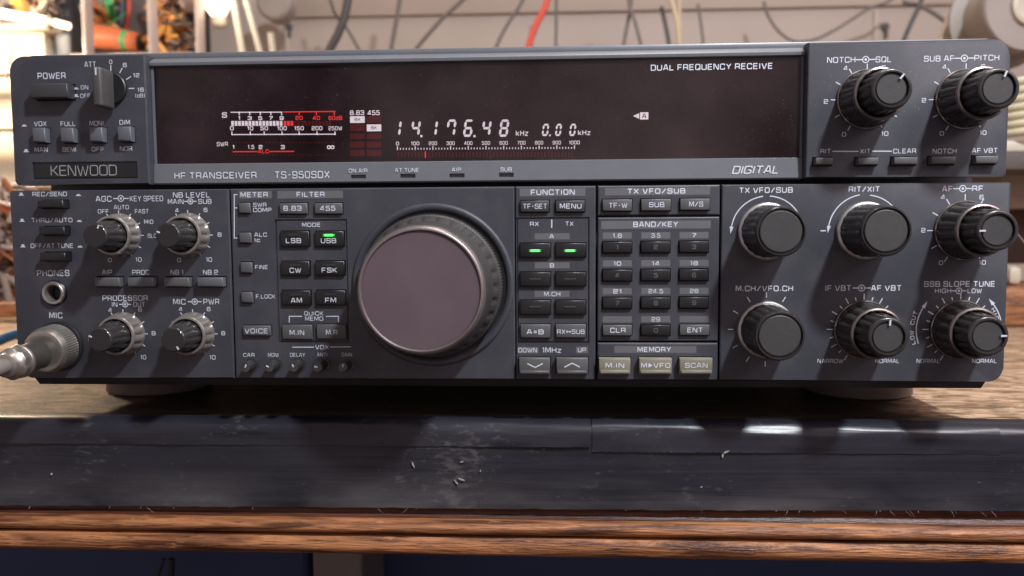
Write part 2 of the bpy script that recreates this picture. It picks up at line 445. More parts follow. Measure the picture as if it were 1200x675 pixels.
def ribbon(bm, pts, t, closed, y, toP):
    """flat band of width t along 2-D pts, mapped to 3-D by toP(x, z, y)"""
    n = len(pts)
    if n < 2: return
    L, Rr = [], []
    for i in range(n):
        a = pts[i-1] if (i > 0 or closed) else None
        b = pts[i]
        c = pts[(i+1) % n] if (i < n-1 or closed) else None
        d1 = (b - a).normalized() if a is not None and (b-a).length > 1e-9 else None
        d2 = (c - b).normalized() if c is not None and (c-b).length > 1e-9 else None
        if d1 is None: d1 = d2
        if d2 is None: d2 = d1
        n1 = Vector((-d1.y, d1.x)); n2 = Vector((-d2.y, d2.x))
        mt = n1 + n2
        if mt.length < 1e-6: mt = n1
        mt.normalize()
        k = min(1.0/max(mt.dot(n1), 0.35), 2.0)
        L.append(bm.verts.new(toP(*(b + mt*(k*t/2)), y))); Rr.append(bm.verts.new(toP(*(b - mt*(k*t/2)), y)))
    m_ = n if closed else n-1
    for i in range(m_):
        j = (i+1) % n
        bm.faces.new((L[i], Rr[i], Rr[j], L[j]))

def rounded(pts, r, closed):
    if r <= 0: return [Vector(p) for p in pts]
    pts = [Vector(p) for p in pts]
    n = len(pts); out = []
    for i in range(n):
        if not closed and i in (0, n-1): out.append(pts[i]); continue
        a, b, c = pts[i-1], pts[i], pts[(i+1) % n]
        l1, l2 = (a-b).length, (c-b).length
        q = min(r, l1*0.48, l2*0.48)
        p0 = b + (a-b).normalized()*q; p1 = b + (c-b).normalized()*q
        for k in range(5):
            s = k/4
            out.append(p0*(1-s)**2 + b*2*s*(1-s) + p1*s*s)
    return out

YOFF = [0]
def add_text(bm, s, x0, x1, zc, h, y, thick=0.215, gap=0.30, slant=0.0, toP=None, space=0.6):
    """string s inside x0..x1, cap height h, centred on zc; flat on the plane y"""
    tot = 0; items = []
    for ch in s:
        if ch == ' ': tot += space; continue
        wd, st = GL[ch]
        items.append((tot, wd, st)); tot += wd + thick + gap - 0.06
    tot -= gap - 0.06
    sx = (x1-x0)/tot
    t = thick*min(h, max(sx, h*0.55))
    toP = toP or (lambda a, b, yy: (a, yy, b))
    k = 0
    for (ox, wd, st) in items:
        for (cl, r, pts) in st:
            k += 1
            q = []
            hh = h - t
            for (a, b) in pts:
                z = zc - h/2 + t/2 + b*hh
                x = x0 + (ox + thick/2)*sx + a*sx + slant*(z - zc)
                q.append((x, z))
            q = rounded(q, r*min(sx, h), cl)
            ribbon(bm, q, t, cl, y - 0.000004*(k % 5), toP)

def pxtext(bm, s, u0, u1, v, hpx, y, **kw):
    a = P(u0, v, y); b = P(u1, v, y); hpx *= 1.08; c = P((u0+u1)/2, v - hpx/2, y); d = P((u0+u1)/2, v + hpx/2, y)
    yy = kw.pop('yy', y - 0.00006)
    add_text(bm, s, a.x, b.x, (a.z+b.z)/2, c.z - d.z, yy, **kw)

def add_poly(bm, pts, y):
    vs = [bm.verts.new((x, y, z)) for x, z in pts]
    f = bm.faces.new(vs)
    f.normal_update()
    if f.normal.y > 0: f.normal_flip()

def pxline(bm, pts, tpx, y, closed=False, r=0, yy=None):
    q = [P(u, v, y) for u, v in pts]
    q = rounded([(p.x, p.z) for p in q], r, closed)
    ribbon(bm, q, tpx*0.000344, closed, (y - 0.00006) if yy is None else yy, lambda a, b, y2: (a, y2, b))

def pxrect(u0, u1, v0, v1, y):
    a = P(u0, (v0+v1)/2, y); b = P(u1, (v0+v1)/2, y); c = P((u0+u1)/2, v0, y); d = P((u0+u1)/2, v1, y)
    return a.x, b.x, d.z, c.z

# ------------------------------------------------------------------ the workbench and the room
M['bench_wood'] = wood('worn bench wood', srgb(118, 90, 67), srgb(196, 164, 134), (24, 75, 75), 0.6, 3.2, 0.8, 1.0)
M['bead_wood'] = wood('varnished moulding wood', srgb(92, 52, 32), srgb(184, 124, 82), (9, 120, 120), 0.45, 2.4, 1.0, 0.9, 0.7)
M['cove_wood'] = wood('shade-darkened moulding', srgb(50, 26, 18), srgb(92, 52, 36), (9, 150, 150), 0.4, 3.0, 0.4, 0.5)  # brown darkened for the shade below the tape, put into the colour
M['tape'] = mat('black vinyl tape', (0.0175, 0.0175, 0.0265), 0.33, var=0.35, scale=45, bump=0.6, bscale=90, dust=0.35, dust_scale=420, dust_col=(0.20, 0.18, 0.17), stretch=(0.8, 1, 1.6), rvar=0.10, smudge=35)
M['tape_top'] = mat('dark stained tape', (0.014, 0.011, 0.010), 0.65, var=0.5, scale=60, bump=0.3, bscale=500, spec=0.25)
M['wall'] = mat('off white painted board', (0.49, 0.40, 0.345), 0.6, var=0.05, scale=9, bump=0.1, bscale=300)
M['wall_band'] = mat('pinkish shelf paint', (0.50, 0.395, 0.33), 0.6, var=0.05, scale=9)
M['seam'] = mat('shadowed seam', (0.10, 0.085, 0.08), 0.7)
M['blue_bin'] = mat('navy plastic', (0.028, 0.048, 0.14), 0.5, var=0.2, scale=30)
M['cable_grey'] = mat('dark grey cable', (0.085, 0.075, 0.07), 0.5)
M['cable_thin'] = mat('brown grey cable', (0.17, 0.145, 0.125), 0.5)
M['cable_red'] = mat('red cable', (0.75, 0.10, 0.06), 0.45)
M['cable_cream'] = mat('cream cable', (0.62, 0.48, 0.32), 0.5)
M['cream'] = mat('cream plastic', (0.62, 0.55, 0.44), 0.5, var=0.08, scale=30)
M['clear'] = mat('cloudy plastic', (0.42, 0.34, 0.31), 0.35, var=0.1, scale=20)
M['dull'] = mat('dull brown', (0.085, 0.06, 0.052), 0.7, var=0.4, scale=25)  # even dull brown for cabinet back, floor and dark cases
M['cloud'] = mat('grey brown cloudy plastic', (0.20, 0.165, 0.15), 0.4, var=0.3, scale=20)
M['slate'] = mat('slate blue post', (0.075, 0.085, 0.115), 0.45, var=0.2, scale=25)
M['orange'] = mat('orange tube', (0.50, 0.13, 0.05), 0.4, var=0.2, scale=60)
M['amber'] = mat('amber plastic', (0.72, 0.34, 0.07), 0.4, var=0.15, scale=60)
M['green'] = mat('green band', (0.04, 0.28, 0.10), 0.5)
M['copper'] = mat('copper wire', (0.46, 0.17, 0.07), 0.4, metal=0.3, var=0.3, scale=90)
M['blue'] = mat('blue cable', (0.05, 0.22, 0.48), 0.45)
M['spool'] = mat('grey spool', (0.34, 0.29, 0.26), 0.5, var=0.12, scale=40)
M['coil'] = mat('pale wire coil', (0.62, 0.56, 0.40), 0.35, var=0.12, scale=80)
M['lamp_glow'] = emit('lamp glow', (1.0, 0.86, 0.60), 6.0)
M['bulb_glow'] = emit('bulb glow', (1.0, 0.80, 0.58), 3.0)

def dusty_edge(mt, z0, z1):
    t = NT(mt); b = t.n['Principled BSDF']; lk = b.inputs['Base Color'].links[0].from_socket
    tc = t.new('ShaderNodeTexCoord'); sp = t.new('ShaderNodeSeparateXYZ'); t.link(tc.outputs['Object'], sp.inputs[0])
    mr = t.new('ShaderNodeMapRange'); mr.inputs['From Min'].default_value = z1; mr.inputs['From Max'].default_value = z0; t.link(sp.outputs['Z'], mr.inputs['Value'])
    mp = t.new('ShaderNodeMapping'); mp.inputs['Scale'].default_value = (14, 1, 45); t.link(tc.outputs['Object'], mp.inputs[0])
    n1 = t.new('ShaderNodeTexNoise', i_Scale=1.0, i_Detail=6.0); t.link(mp.outputs[0], n1.inputs['Vector'])
    r2 = t.new('ShaderNodeMapRange'); r2.inputs['From Min'].default_value = 0.40; r2.inputs['From Max'].default_value = 0.66; t.link(n1.outputs['Fac'], r2.inputs['Value'])
    mu = t.new('ShaderNodeMath', operation='MULTIPLY'); t.link(mr.outputs[0], mu.inputs[0]); t.link(r2.outputs[0], mu.inputs[1])
    m2 = t.new('ShaderNodeMath', operation='MULTIPLY'); t.link(mu.outputs[0], m2.inputs[0]); m2.inputs[1].default_value = 0.62
    mx = t.new('ShaderNodeMix', data_type='RGBA'); mx.inputs['B'].default_value = (0.150, 0.142, 0.142, 1)
    t.link(lk, mx.inputs['A']); t.link(m2.outputs[0], mx.inputs['Factor'])
    mq = t.new('ShaderNodeMapping'); mq.inputs['Scale'].default_value = (160, 1, 420); mq.inputs['Rotation'].default_value = (0, 0.35, 0); t.link(tc.outputs['Object'], mq.inputs[0])
    n5 = t.new('ShaderNodeTexNoise', i_Scale=1.0, i_Detail=5.0, i_Roughness=0.65); t.link(mq.outputs[0], n5.inputs['Vector'])
    n6 = t.new('ShaderNodeTexNoise', i_Scale=22.0, i_Detail=2.0); t.link(tc.outputs['Object'], n6.inputs['Vector'])
    ml = t.new('ShaderNodeMath', operation='MULTIPLY'); t.link(n5.outputs['Fac'], ml.inputs[0]); t.link(n6.outputs['Fac'], ml.inputs[1])
    r5 = t.new('ShaderNodeMapRange'); r5.inputs['From Min'].default_value = 0.335; r5.inputs['From Max'].default_value = 0.42; r5.inputs['To Max'].default_value = 0.30; t.link(ml.outputs[0], r5.inputs['Value'])
    mz = t.new('ShaderNodeMix', data_type='RGBA'); mz.inputs['B'].default_value = (0.20, 0.19, 0.19, 1)
    t.link(mx.outputs['Result'], mz.inputs['A']); t.link(r5.outputs[0], mz.inputs['Factor']); t.link(mz.outputs['Result'], b.inputs['Base Color'])
    # long low creases
    mc = t.new('ShaderNodeMapping'); mc.inputs['Scale'].default_value = (5, 60, 130); mc.inputs['Rotation'].default_value = (0, 0.04, 0); t.link(tc.outputs['Object'], mc.inputs[0])
    nc = t.new('ShaderNodeTexNoise', i_Scale=1.0, i_Detail=3.0, i_Distortion=0.6); t.link(mc.outputs[0], nc.inputs['Vector'])
    bc = t.new('ShaderNodeBump', i_Strength=0.28, i_Distance=0.0016); t.link(nc.outputs['Fac'], bc.inputs['Height'])
    old = b.inputs['Normal'].links[0].from_node; t.link(bc.outputs[0], old.inputs['Normal'])
def paint_radio_shade(mt, xh, y1):  # painted shade: darkens the bench wood beneath the radio, with a noisy edge
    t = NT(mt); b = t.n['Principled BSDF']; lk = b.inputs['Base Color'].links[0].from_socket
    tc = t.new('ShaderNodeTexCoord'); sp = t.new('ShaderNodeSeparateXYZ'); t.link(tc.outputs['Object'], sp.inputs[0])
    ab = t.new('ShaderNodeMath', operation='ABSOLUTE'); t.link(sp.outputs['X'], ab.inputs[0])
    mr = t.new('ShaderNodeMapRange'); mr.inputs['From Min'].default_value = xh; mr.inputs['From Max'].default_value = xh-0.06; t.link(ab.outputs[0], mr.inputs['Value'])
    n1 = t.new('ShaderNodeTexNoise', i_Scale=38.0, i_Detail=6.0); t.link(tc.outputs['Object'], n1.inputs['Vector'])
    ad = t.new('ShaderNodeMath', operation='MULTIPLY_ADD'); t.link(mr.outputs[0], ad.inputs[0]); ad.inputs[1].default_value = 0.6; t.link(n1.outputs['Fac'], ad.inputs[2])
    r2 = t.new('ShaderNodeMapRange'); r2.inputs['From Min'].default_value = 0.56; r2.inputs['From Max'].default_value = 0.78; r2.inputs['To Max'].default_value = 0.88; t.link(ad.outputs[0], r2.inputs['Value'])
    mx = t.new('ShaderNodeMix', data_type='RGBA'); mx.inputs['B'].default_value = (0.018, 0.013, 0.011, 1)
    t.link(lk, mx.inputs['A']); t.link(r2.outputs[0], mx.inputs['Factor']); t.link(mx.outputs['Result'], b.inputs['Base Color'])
paint_radio_shade(M['bench_wood'], 0.19, 0.1)
# bench: top, moulded edge, tape, leg
bench = empty('workbench', (0, 0.3, 0))
thing(bench, 'wooden workbench with black taped front edge and two rounded moulding beads', 'workbench')
def bpart(name, bm, mt, smooth=None, parent=None):
    o = link(name, bm, mt, None, smooth)
    par = parent or bench
    o.parent = par
    o.matrix_parent_inverse = Matrix.Translation(par.location).inverted() if par.type == 'EMPTY' else par.matrix_parent_inverse.copy() @ Matrix.Identity(4)
    if par.type != 'EMPTY': o.matrix_parent_inverse = Matrix.Identity(4) if par.parent is None else (par.parent.matrix_world if False else Matrix.Identity(4))
    return o
YF = 0.0035          # front face of the bench
ZT = -0.0075         # its top
ZB = P(600, 595, YF-0.0012).z
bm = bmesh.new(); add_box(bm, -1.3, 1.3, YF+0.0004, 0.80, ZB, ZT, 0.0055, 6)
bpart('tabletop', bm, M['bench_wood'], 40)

def sheet(profile, x0, x1, nx, jit=0.0, seed=1, ragged=0.0, thick=0.0, slope=0.0):
    """a band with the (y, z) profile drawn along x, gently uneven"""
    rnd = random.Random(seed)
    bm = bmesh.new(); rows = []
    ph = [rnd.uniform(0, 6.28) for _ in range(6)]
    for i in range(nx+1):
        x = x0 + (x1-x0)*i/nx
        row = []
        for j, (y, z) in enumerate(profile):
            d = jit*(sin(x*31+ph[0]+j*0.7) + 0.6*sin(x*83+ph[1]-j*1.1) + 0.35*sin(x*190+ph[2]+j*2.0))
            e = slope*x + ragged*(rnd.uniform(-1, 1) + sin(x*14+ph[3])) if j in (0, len(profile)-1) else 0
            row.append(bm.verts.new((x, y - d, z + (e if j == len(profile)-1 else 0) + (0.2*d if j < 3 else 0))))
        rows.append(row)
    for a, b in zip(rows, rows[1:]):
        for j in range(len(profile)-1):
            bm.faces.new((a[j], a[j+1], b[j+1], b[j]))
    bmesh.ops.recalc_face_normals(bm, faces=list(bm.faces))
    if thick:
        g = bmesh.ops.solidify(bm, geom=list(bm.faces), thickness=thick)
    return bm
prof = [(YF+0.0115, ZT+0.00035), (YF+0.0085, ZT+0.0004)] + [(YF+0.0055-0.0060*sin(a*pi/16), ZT-0.0055+0.0059*cos(a*pi/16)) for a in range(9)] + [(YF-0.0006, ZT-0.010), (YF-0.0008, ZT-0.015), (YF-0.0010, ZT-0.021), (YF-0.0011, ZT-0.029), (YF-0.0011, ZB-0.0004)]
dusty_edge(M['tape'], ZB, ZT-0.020)
tape = bpart('edge_tape', sheet(prof, -1.2, 1.2, 600, 0.00016, 3, 0.00022, 0.00015, 0.0075), M['tape'], 60)
tape['label'] = 'scuffed black tape along the front edge of the bench'
# a second, overlapping length of tape with its torn end
prof2 = [(y - 0.00035, z + 0.00025) for y, z in prof[:13]]
prof2[0] = (YF+0.0108, ZT+0.0006)
prof2[12] = (prof2[12][0], P(900, 530, YF).z)
xa = P(694, 510, YF).x; xb = P(1171, 520, YF).x
bpart('tape_overlap', sheet(prof2, xa, xb, 300, 0.00022, 9, 0.00015, 0.00015), M['tape'], 60)
bpart('tape_overlap', sheet([(y, z if z > -0.016 else z+0.0016) for y, z in prof2], -0.5, xa-0.0008, 300, 0.00022, 15, 0.00015, 0.00015), M['tape'], 60)

def moulding(z0, z1, kind):
    n = 14; pr = []
    for k in range(n+1):
        a = pi*k/n
        z = (z0+z1)/2 + (z1-z0)/2*cos(a)
        y = YF - 0.0006 - (0.0046*sin(a)**0.8 if kind == 'bead' else -0.0012 + 0.0024*sin(a))
        pr.append((y, z))
    return pr
zt1, zt2, zt3, zt4 = [P(600, v, YF-0.003).z for v in (596, 611, 628.5, 653)]
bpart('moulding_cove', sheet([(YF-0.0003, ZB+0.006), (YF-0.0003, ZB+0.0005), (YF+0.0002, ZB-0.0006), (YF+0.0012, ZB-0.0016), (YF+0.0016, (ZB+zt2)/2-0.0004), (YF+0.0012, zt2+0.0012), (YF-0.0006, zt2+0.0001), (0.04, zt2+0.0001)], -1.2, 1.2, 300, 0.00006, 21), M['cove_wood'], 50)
bpart('moulding_bead', sheet(moulding(zt2, zt3+0.0002, 'bead') + [(0.04, zt3+0.0002)], -1.2, 1.2, 400, 0.00010, 22), M['bead_wood'], 50)
bpart('moulding_bead', sheet(moulding(zt3, zt4, 'bead') + [(0.04, zt4)], -1.2, 1.2, 400, 0.00014, 23), M['bead_wood'], 50)
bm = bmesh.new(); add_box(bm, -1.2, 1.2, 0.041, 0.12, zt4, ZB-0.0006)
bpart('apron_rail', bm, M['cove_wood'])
# flecks of paint and stray glue threads on the tape
def fleck(u, v, w_, h_, rot=0.0):
    c = P(u, v, YF-0.0016); bm = bmesh.new(); n = 9; pts = []
    for k in range(n):
        a = 2*pi*k/n; rr = random.uniform(0.6, 1.2)
        x, z = cos(a)*w_*rr, sin(a)*h_*rr
        pts.append((c.x + (x*cos(rot)-z*sin(rot))*0.000344, c.z + (x*sin(rot)+z*cos(rot))*0.000344))
    add_prism(bm, pts, YF-0.00165, YF-0.0010)
    bpart('paint_fleck', bm, M['fleck'])
M['fleck'] = mat('dried white paint', (0.36, 0.35, 0.33), 0.6)
for a in ((484,545,1.0,4.2,0.4),(540,562,0.9,5.0,1.15),(535,566,0.6,4.0,0.7),(851,530,4.0,1.3,0.45),(847,534,1.3,2.4,0),(541,541.5,2.2,0.7,0.2),(563,552,0.8,1.0,0),(60,556,0.8,1.6,0.4),(822,571,1.6,0.8,0.6)):
    fleck(*a)
bm = bmesh.new()
for k in range(30):
    u = random.uniform(0, 1200) if k < 14 else random.uniform(880, 1190)
    c = P(u, 0, YF-0.0012); c.z = ZB + 0.0075*c.x - 0.0006
    ln = random.uniform(1, 9)*0.0003
    dx = random.uniform(-1, 1)*ln
    add_tube(bm, [(c.x, c.y+0.0006, c.z+0.0002), (c.x+dx*0.7, c.y-0.0003, c.z-ln*0.4), (c.x+dx*1.2, c.y-0.0001, c.z-ln*0.8), (c.x+dx*random.uniform(1.0,1.7), c.y+0.0002, c.z-ln)], random.uniform(0.00003, 0.00007), 5, 4)
o = bpart('glue_threads', bm, M['fleck']); o['kind'] = 'stuff'
# legs below
x0 = P(366, 665, 0.12).x; x1 = P(424, 665, 0.12).x
bm = bmesh.new(); add_box(bm, x0, x1, 0.12, 0.18, -0.8, zt4-0.0003, 0.002)
bpart('leg', bm, M['cloud'])

# navy bins under the bench, floor, wall
bm = bmesh.new(); add_box(bm, -1.5, 2.0, -2.5, 2.0, -0.82, -0.80)
fl = link('floor', bm, M['dull']); fl['kind'] = 'structure'
for (ua, ub, lab) in ((-300, 362, 'navy plastic bin under the bench beside the pale bench leg, cables hanging on it'), (428, 1500, 'long navy plastic bin under the bench, its dark rim below the mouldings')):
    bm = bmesh.new(); a = P(ua, 668, 0.20).x; b = P(ub, 668, 0.20).x
    add_box(bm, a, b, 0.20, 0.50, -0.40, -0.050, 0.004, 2)
    b0 = link('storage_bin', bm, M['blue_bin']); thing(b0, lab, 'bin', 'navy bins under the bench')
    bm = bmesh.new(); add_box(bm, a-0.004, b+0.004, 0.194, 0.506, -0.125, -0.112, 0.002, 2)
    r = link('rim', bm, M['blue_bin']); r.parent = b0
YW = 0.72
bm = bmesh.new(); add_box(bm, -1.6, 1.6, YW, YW+0.05, -0.80, 1.6)
wl = link('wall', bm, M['wall']); wl['kind'] = 'structure'

# ------------------------------------------------------------------ the transceiver
radio = empty('radio_transceiver', (0, 0.2, 0))
thing(radio, 'black amateur radio transceiver with big tuning dial, knobs and lit red display on bench', 'radio')
RINV = Matrix.Translation((0, 0.2, 0)).inverted()

def part(name, bm, mt, parent=radio, smooth=None):
    o = link(name, bm, mt, None, smooth)
    o.parent = parent
    o.matrix_parent_inverse = RINV if parent is radio else Matrix.Identity(4)
    return o
# (a part's own matrix is the identity, so sub-parts need no correction)

zb, zl, zu, ztop = 0.0113, 0.08961, 0.092034, 0.145037
bm = bmesh.new(); add_box(bm, -0.1985, 0.1985, 0.022, 0.40, 0.0082, 0.1452, 0.002, 2)
part('case', bm, M['case'], smooth=40)
bm = bmesh.new(); add_box(bm, -0.1965, 0.1965, 0.0105, 0.03, 0.1440, 0.1470, 0.0008, 2)
part('case_cover', bm, M['bezel'], smooth=40)
for u in (160, 1026):
    c = P(u, 462, 0.05)
    bm = bmesh.new(); add_lathe(bm, (c.x, 0.0735), 0.0, [(0.0, 0), (0.0235, 0), (0.0250, 0.001), (0.0245, 0.0158), (0.0, 0.0158)], 48, axis=(0, 0, 1))
    bmesh.ops.translate(bm, verts=list(bm.verts), vec=(0, 0.0735, -0.0735 + ZT + 0.0002))
    part('foot', bm, M['foot'], smooth=40)

# ---- panels -------------------------------------------------------
class Panel:
    def __init__(s, name, u0, u1, y, z0, z1, rad=(0,0,0,0), matn='panel', bev=0.0006, x0=None, x1=None, thick=0.0055):
        s.y = y
        v = 330 if y == YL else 130
        s.x0 = P(u0, v, y).x if x0 is None else x0
        s.x1 = P(u1, v, y).x if x1 is None else x1
        bm = bmesh.new()
        add_prism(bm, round_rect(s.x0, s.x1, z0, z1, rad), y, y + thick, bev, 2)
        s.o = part(name, bm, M[matn])
        s.c = bmesh.new()
        s.ncut = 0
    def hole(s, x0, x1, z0, z1, depth=0.0026):
        add_box(s.c, x0, x1, s.y - 0.003, s.y + depth, z0, z1); s.ncut += 1
    def pit(s, c, r, depth=0.0035, n=32):
        add_lathe(s.c, c, s.y, [(0, 0.003), (r, 0.003), (r, -depth), (0, -depth)], n); s.ncut += 1
    def done(s):
        if s.ncut: cut(s.o, s.c)
        else: s.c.free()
        me = s.o.data
        for p in me.polygons: p.use_smooth = True
        me.set_sharp_from_angle(angle=radians(25))
    def text(s, strg, u0, u1, v, h=5, matn='print', **kw):
        bm = bmesh.new(); pxtext(bm, strg, u0, u1, v, h, s.y, **kw)
        return part('lettering', bm, M[matn], s.o)
    def strip(s, u0, u1, v0, v1):
        bm = bmesh.new(); x0, x1, z0, z1 = pxrect(u0, u1, v0, v1, s.y)
        add_poly(bm, [(x0, z0), (x1, z0), (x1, z1), (x0, z1)], s.y - 0.00003)
        return part('label_strip', bm, M['strip'], s.o)
    def lines(s, name, polys, t=1.3, r=0):
        bm = bmesh.new()
        for k, p in enumerate(polys): pxline(bm, p, t, s.y, r=r, yy=s.y - 0.00006 - 0.000004*(k % 4))
        return part(name, bm, M['print'], s.o)

def button(pan, u0, u1, v0, v1, h=0.0022, matn='black_key', label=None, bev=0.0004, name='push_button', lab_mat='print', lh=5.5, lu=None, lv=None, gap=0.00035, led=None, slot=False, lip=False):
    """u0..v1: the button's front face in the photograph; h: how far it stands out"""
    if not lip: h += random.uniform(-0.00012, 0.00012)          # keys never sit quite level
    yf = pan.y - h
    x0, x1, z0, z1 = pxrect(u0, u1, v0, v1, yf)
    pan.hole(x0-gap, x1+gap, z0-gap, z1+gap)
    bm = bmesh.new()
    add_box(bm, x0, x1, yf, pan.y + 0.0022, z0, z1, bev, 2, True)
    if lip:       # a raised step along the key's lower third
        add_box(bm, x0+0.0004, x1-0.0004, yf-0.0010, yf+0.0005, z0+0.0005, z0+0.0018, 0.0003, 1)
    o = part(name, bm, M[matn], radio, 40)
    if label:
        b = bmesh.new()
        lu = lu or (u0+2, u1-2)
        pxtext(b, label, lu[0], lu[1], lv or (v0+v1)/2, lh, yf)
        part('lettering', b, M[lab_mat], o)
    if led or slot:
        cu = (u0+u1)/2; cv = led[1] if led else slot[1]
        if led: cu = led[0]
        elif slot: cu = slot[0]
        b = bmesh.new(); a0, a1, c0, c1 = pxrect(cu-7, cu+7, cv-1.4, cv+1.4, yf)
        add_box(b, a0, a1, yf-0.0002, yf+0.0003, c0, c1, 0.00015, 1, True)
        part('indicator_light', b, M['led_rim'] if led else M['led_off'], o)
        if led:
            b = bmesh.new(); a0, a1, c0, c1 = pxrect(cu-5, cu+5, cv-1.2, cv+1.2, yf)
            add_box(b, a0, a1, yf-0.00035, yf+0.0003, c0, c1, 0.00015, 1, True)
            part('lit_centre', b, M['led'], o)
    return o

def ring_icon(pan, u, v, half=11, r=3.5):
    bm = bmesh.new(); c = P(u, v, pan.y)
    k = 0.000344; y = pan.y
    for rr, tt in ((r*k, 1.0*k), (0.7*k, 1.5*k)):
        pts = [Vector((c.x + rr*cos(2*pi*i/20), c.z + rr*sin(2*pi*i/20))) for i in range(20)]
        ribbon(bm, pts, tt, True, y - 0.00006, lambda a, b, y2: (a, y2, b))
    for s in (-1, 1):
        ribbon(bm, [Vector((c.x + s*(r-0.2)*k, c.z)), Vector((c.x + s*half*k, c.z))], 1.2*k, False, y - 0.000064, lambda a, b, y2: (a, y2, b))
    part('knob_symbol', bm, M['print'], pan.o)

def press_icon(pan, u, v, out):
    """button in / button out marks beside a switch"""
    bm = bmesh.new(); k = 0.000344; c = P(u, v, pan.y); y = pan.y - 0.00006
    add_poly(bm, [(c.x-3.2*k, c.z-1.3*k), (c.x+3.2*k, c.z-1.3*k), (c.x+3.2*k, c.z-0.3*k), (c.x-3.2*k, c.z-0.3*k)], y)
    hh = 2.3 if out else 1.0
    add_poly(bm, [(c.x-1.9*k, c.z-0.3*k), (c.x+1.9*k, c.z-0.3*k), (c.x+1.7*k, c.z+hh*k), (c.x-1.7*k, c.z+hh*k)], y)
    part('switch_symbol', bm, M['print'], pan.o)

def dial_scale(pan, c, r0, r1, angs, numbers=(), t=1.2, short=None):
    """c: (x, z) of the shaft; ticks at clock angles in degrees (0 up, clockwise), numbers: (text, u0, u1, v, h)"""
    bm = bmesh.new(); k = 0.000344
    for i, a in enumerate(angs):
        ra = radians(a); d = Vector((sin(ra), cos(ra)))
        rr = r1 if not short or i % 2 == 0 else short
        if a == 150: rr = r0 + (rr-r0)*0.45
        ribbon(bm, [Vector(c) + d*r0*k, Vector(c) + d*rr*k], t*k, False, pan.y - 0.00006, lambda a_, b_, y2: (a_, y2, b_))
    for (s_, u0, u1, v, h) in numbers: pxtext(bm, s_, u0, u1, v, h, pan.y)
    part('dial_scale', bm, M['print'], pan.o)

def pointer(knob, c, h, ang, r0, r1, t=0.00055, yk=YL, mt='print', side=0.0):
    ra = radians(ang); d = Vector((sin(ra), cos(ra))); n = Vector((d.y, -d.x))
    bm = bmesh.new()
    q = [Vector(c) + d*r0 - n*t/2, Vector(c) + d*r0 + n*t/2, Vector(c) + d*r1 + n*t/2, Vector(c) + d*r1 - n*t/2]
    y = yk - h
    f = [bm.verts.new((p.x, y - 0.00012, p.y)) for p in q]; b = [bm.verts.new((p.x, y + 0.0004, p.y)) for p in q]
    bm.faces.new(f); 
    for i in range(4): bm.faces.new((f[i], b[i], b[(i+1) % 4], f[(i+1) % 4]))
    if side:      # the line runs on down the knob's flank
        e = [bm.verts.new((p.x, y + side, p.y)) for p in ((Vector(c)+d*(r1+0.00075)-n*t/2), (Vector(c)+d*(r1+0.00075)+n*t/2), (Vector(c)+d*(r1-0.0003)+n*t/2), (Vector(c)+d*(r1-0.0003)-n*t/2))]
        g = [bm.verts.new((p.x, y, p.y)) for p in ((Vector(c)+d*(r1+0.00012)-n*t/2), (Vector(c)+d*(r1+0.00012)+n*t/2), (Vector(c)+d*(r1-0.0005)+n*t/2), (Vector(c)+d*(r1-0.0005)-n*t/2))]
        for i in range(4): bm.faces.new((e[i], g[i], g[(i+1) % 4], e[(i+1) % 4]))
        bm.faces.new(e)
    bmesh.ops.recalc_face_normals(bm, faces=list(bm.faces))
    part('pointer_line', bm, M[mt], knob)

MM = 0.001
def dual_knob(c, y, ang, side=0.0, hs=1.206):
    bm = bmesh.new()
    add_lathe(bm, c, y, [(11.3*MM,0),(11.3*MM,0.8*MM),(11.0*MM,1.3*MM),(10.9*MM,1.8*MM,16,0.6*MM),(10.0*MM,10.4*MM,16,0.9*MM),(9.8*MM,11.0*MM)], 128, hs=hs)
    k = part('dual_knob', bm, M['ring_plastic'], radio, 38)
    bm = bmesh.new()
    add_lathe(bm, c, y, [(9.85*MM,10.8*MM),(9.95*MM,11.3*MM),(9.7*MM,11.9*MM),(9.2*MM,12.1*MM),(8.8*MM,11.9*MM),(8.5*MM,11.4*MM),(8.3*MM,9.5*MM)], 96, hs=hs)
    part('trim_ring', bm, M['trim'], k, 30)
    bm = bmesh.new()
    add_lathe(bm, c, y, [(11.25*MM,0.0),(11.6*MM,0.4*MM),(11.6*MM,1.0*MM),(11.2*MM,1.45*MM)], 96, hs=hs)
    part('trim_ring', bm, M['trim'], k, 30)
    bm = bmesh.new()
    add_lathe(bm, c, y, [(8.4*MM,9.3*MM,16,0.35*MM),(7.7*MM,18.4*MM,16,0.55*MM),(7.5*MM,19.4*MM),(7.2*MM,20.0*MM),(6.7*MM,20.25*MM),(6.05*MM,20.2*MM),(5.85*MM,19.2*MM),(5.0*MM,19.2*MM)], 128, hs=hs)
    part('inner_knob', bm, M['rubber'], k, 38)
    bm = bmesh.new()
    add_lathe(bm, c, y, [(5.45*MM,19.0*MM),(5.4*MM,19.5*MM),(5.2*MM,19.7*MM),(0,19.7*MM)], 64, hs=hs)
    part('face_disc', bm, M['knob_face'], k, 30)
    pointer(k, c, 2.1*MM+18.15*hs*MM, ang, 4.4*MM, 6.6*MM, 0.0006, y, side=side)
    return k

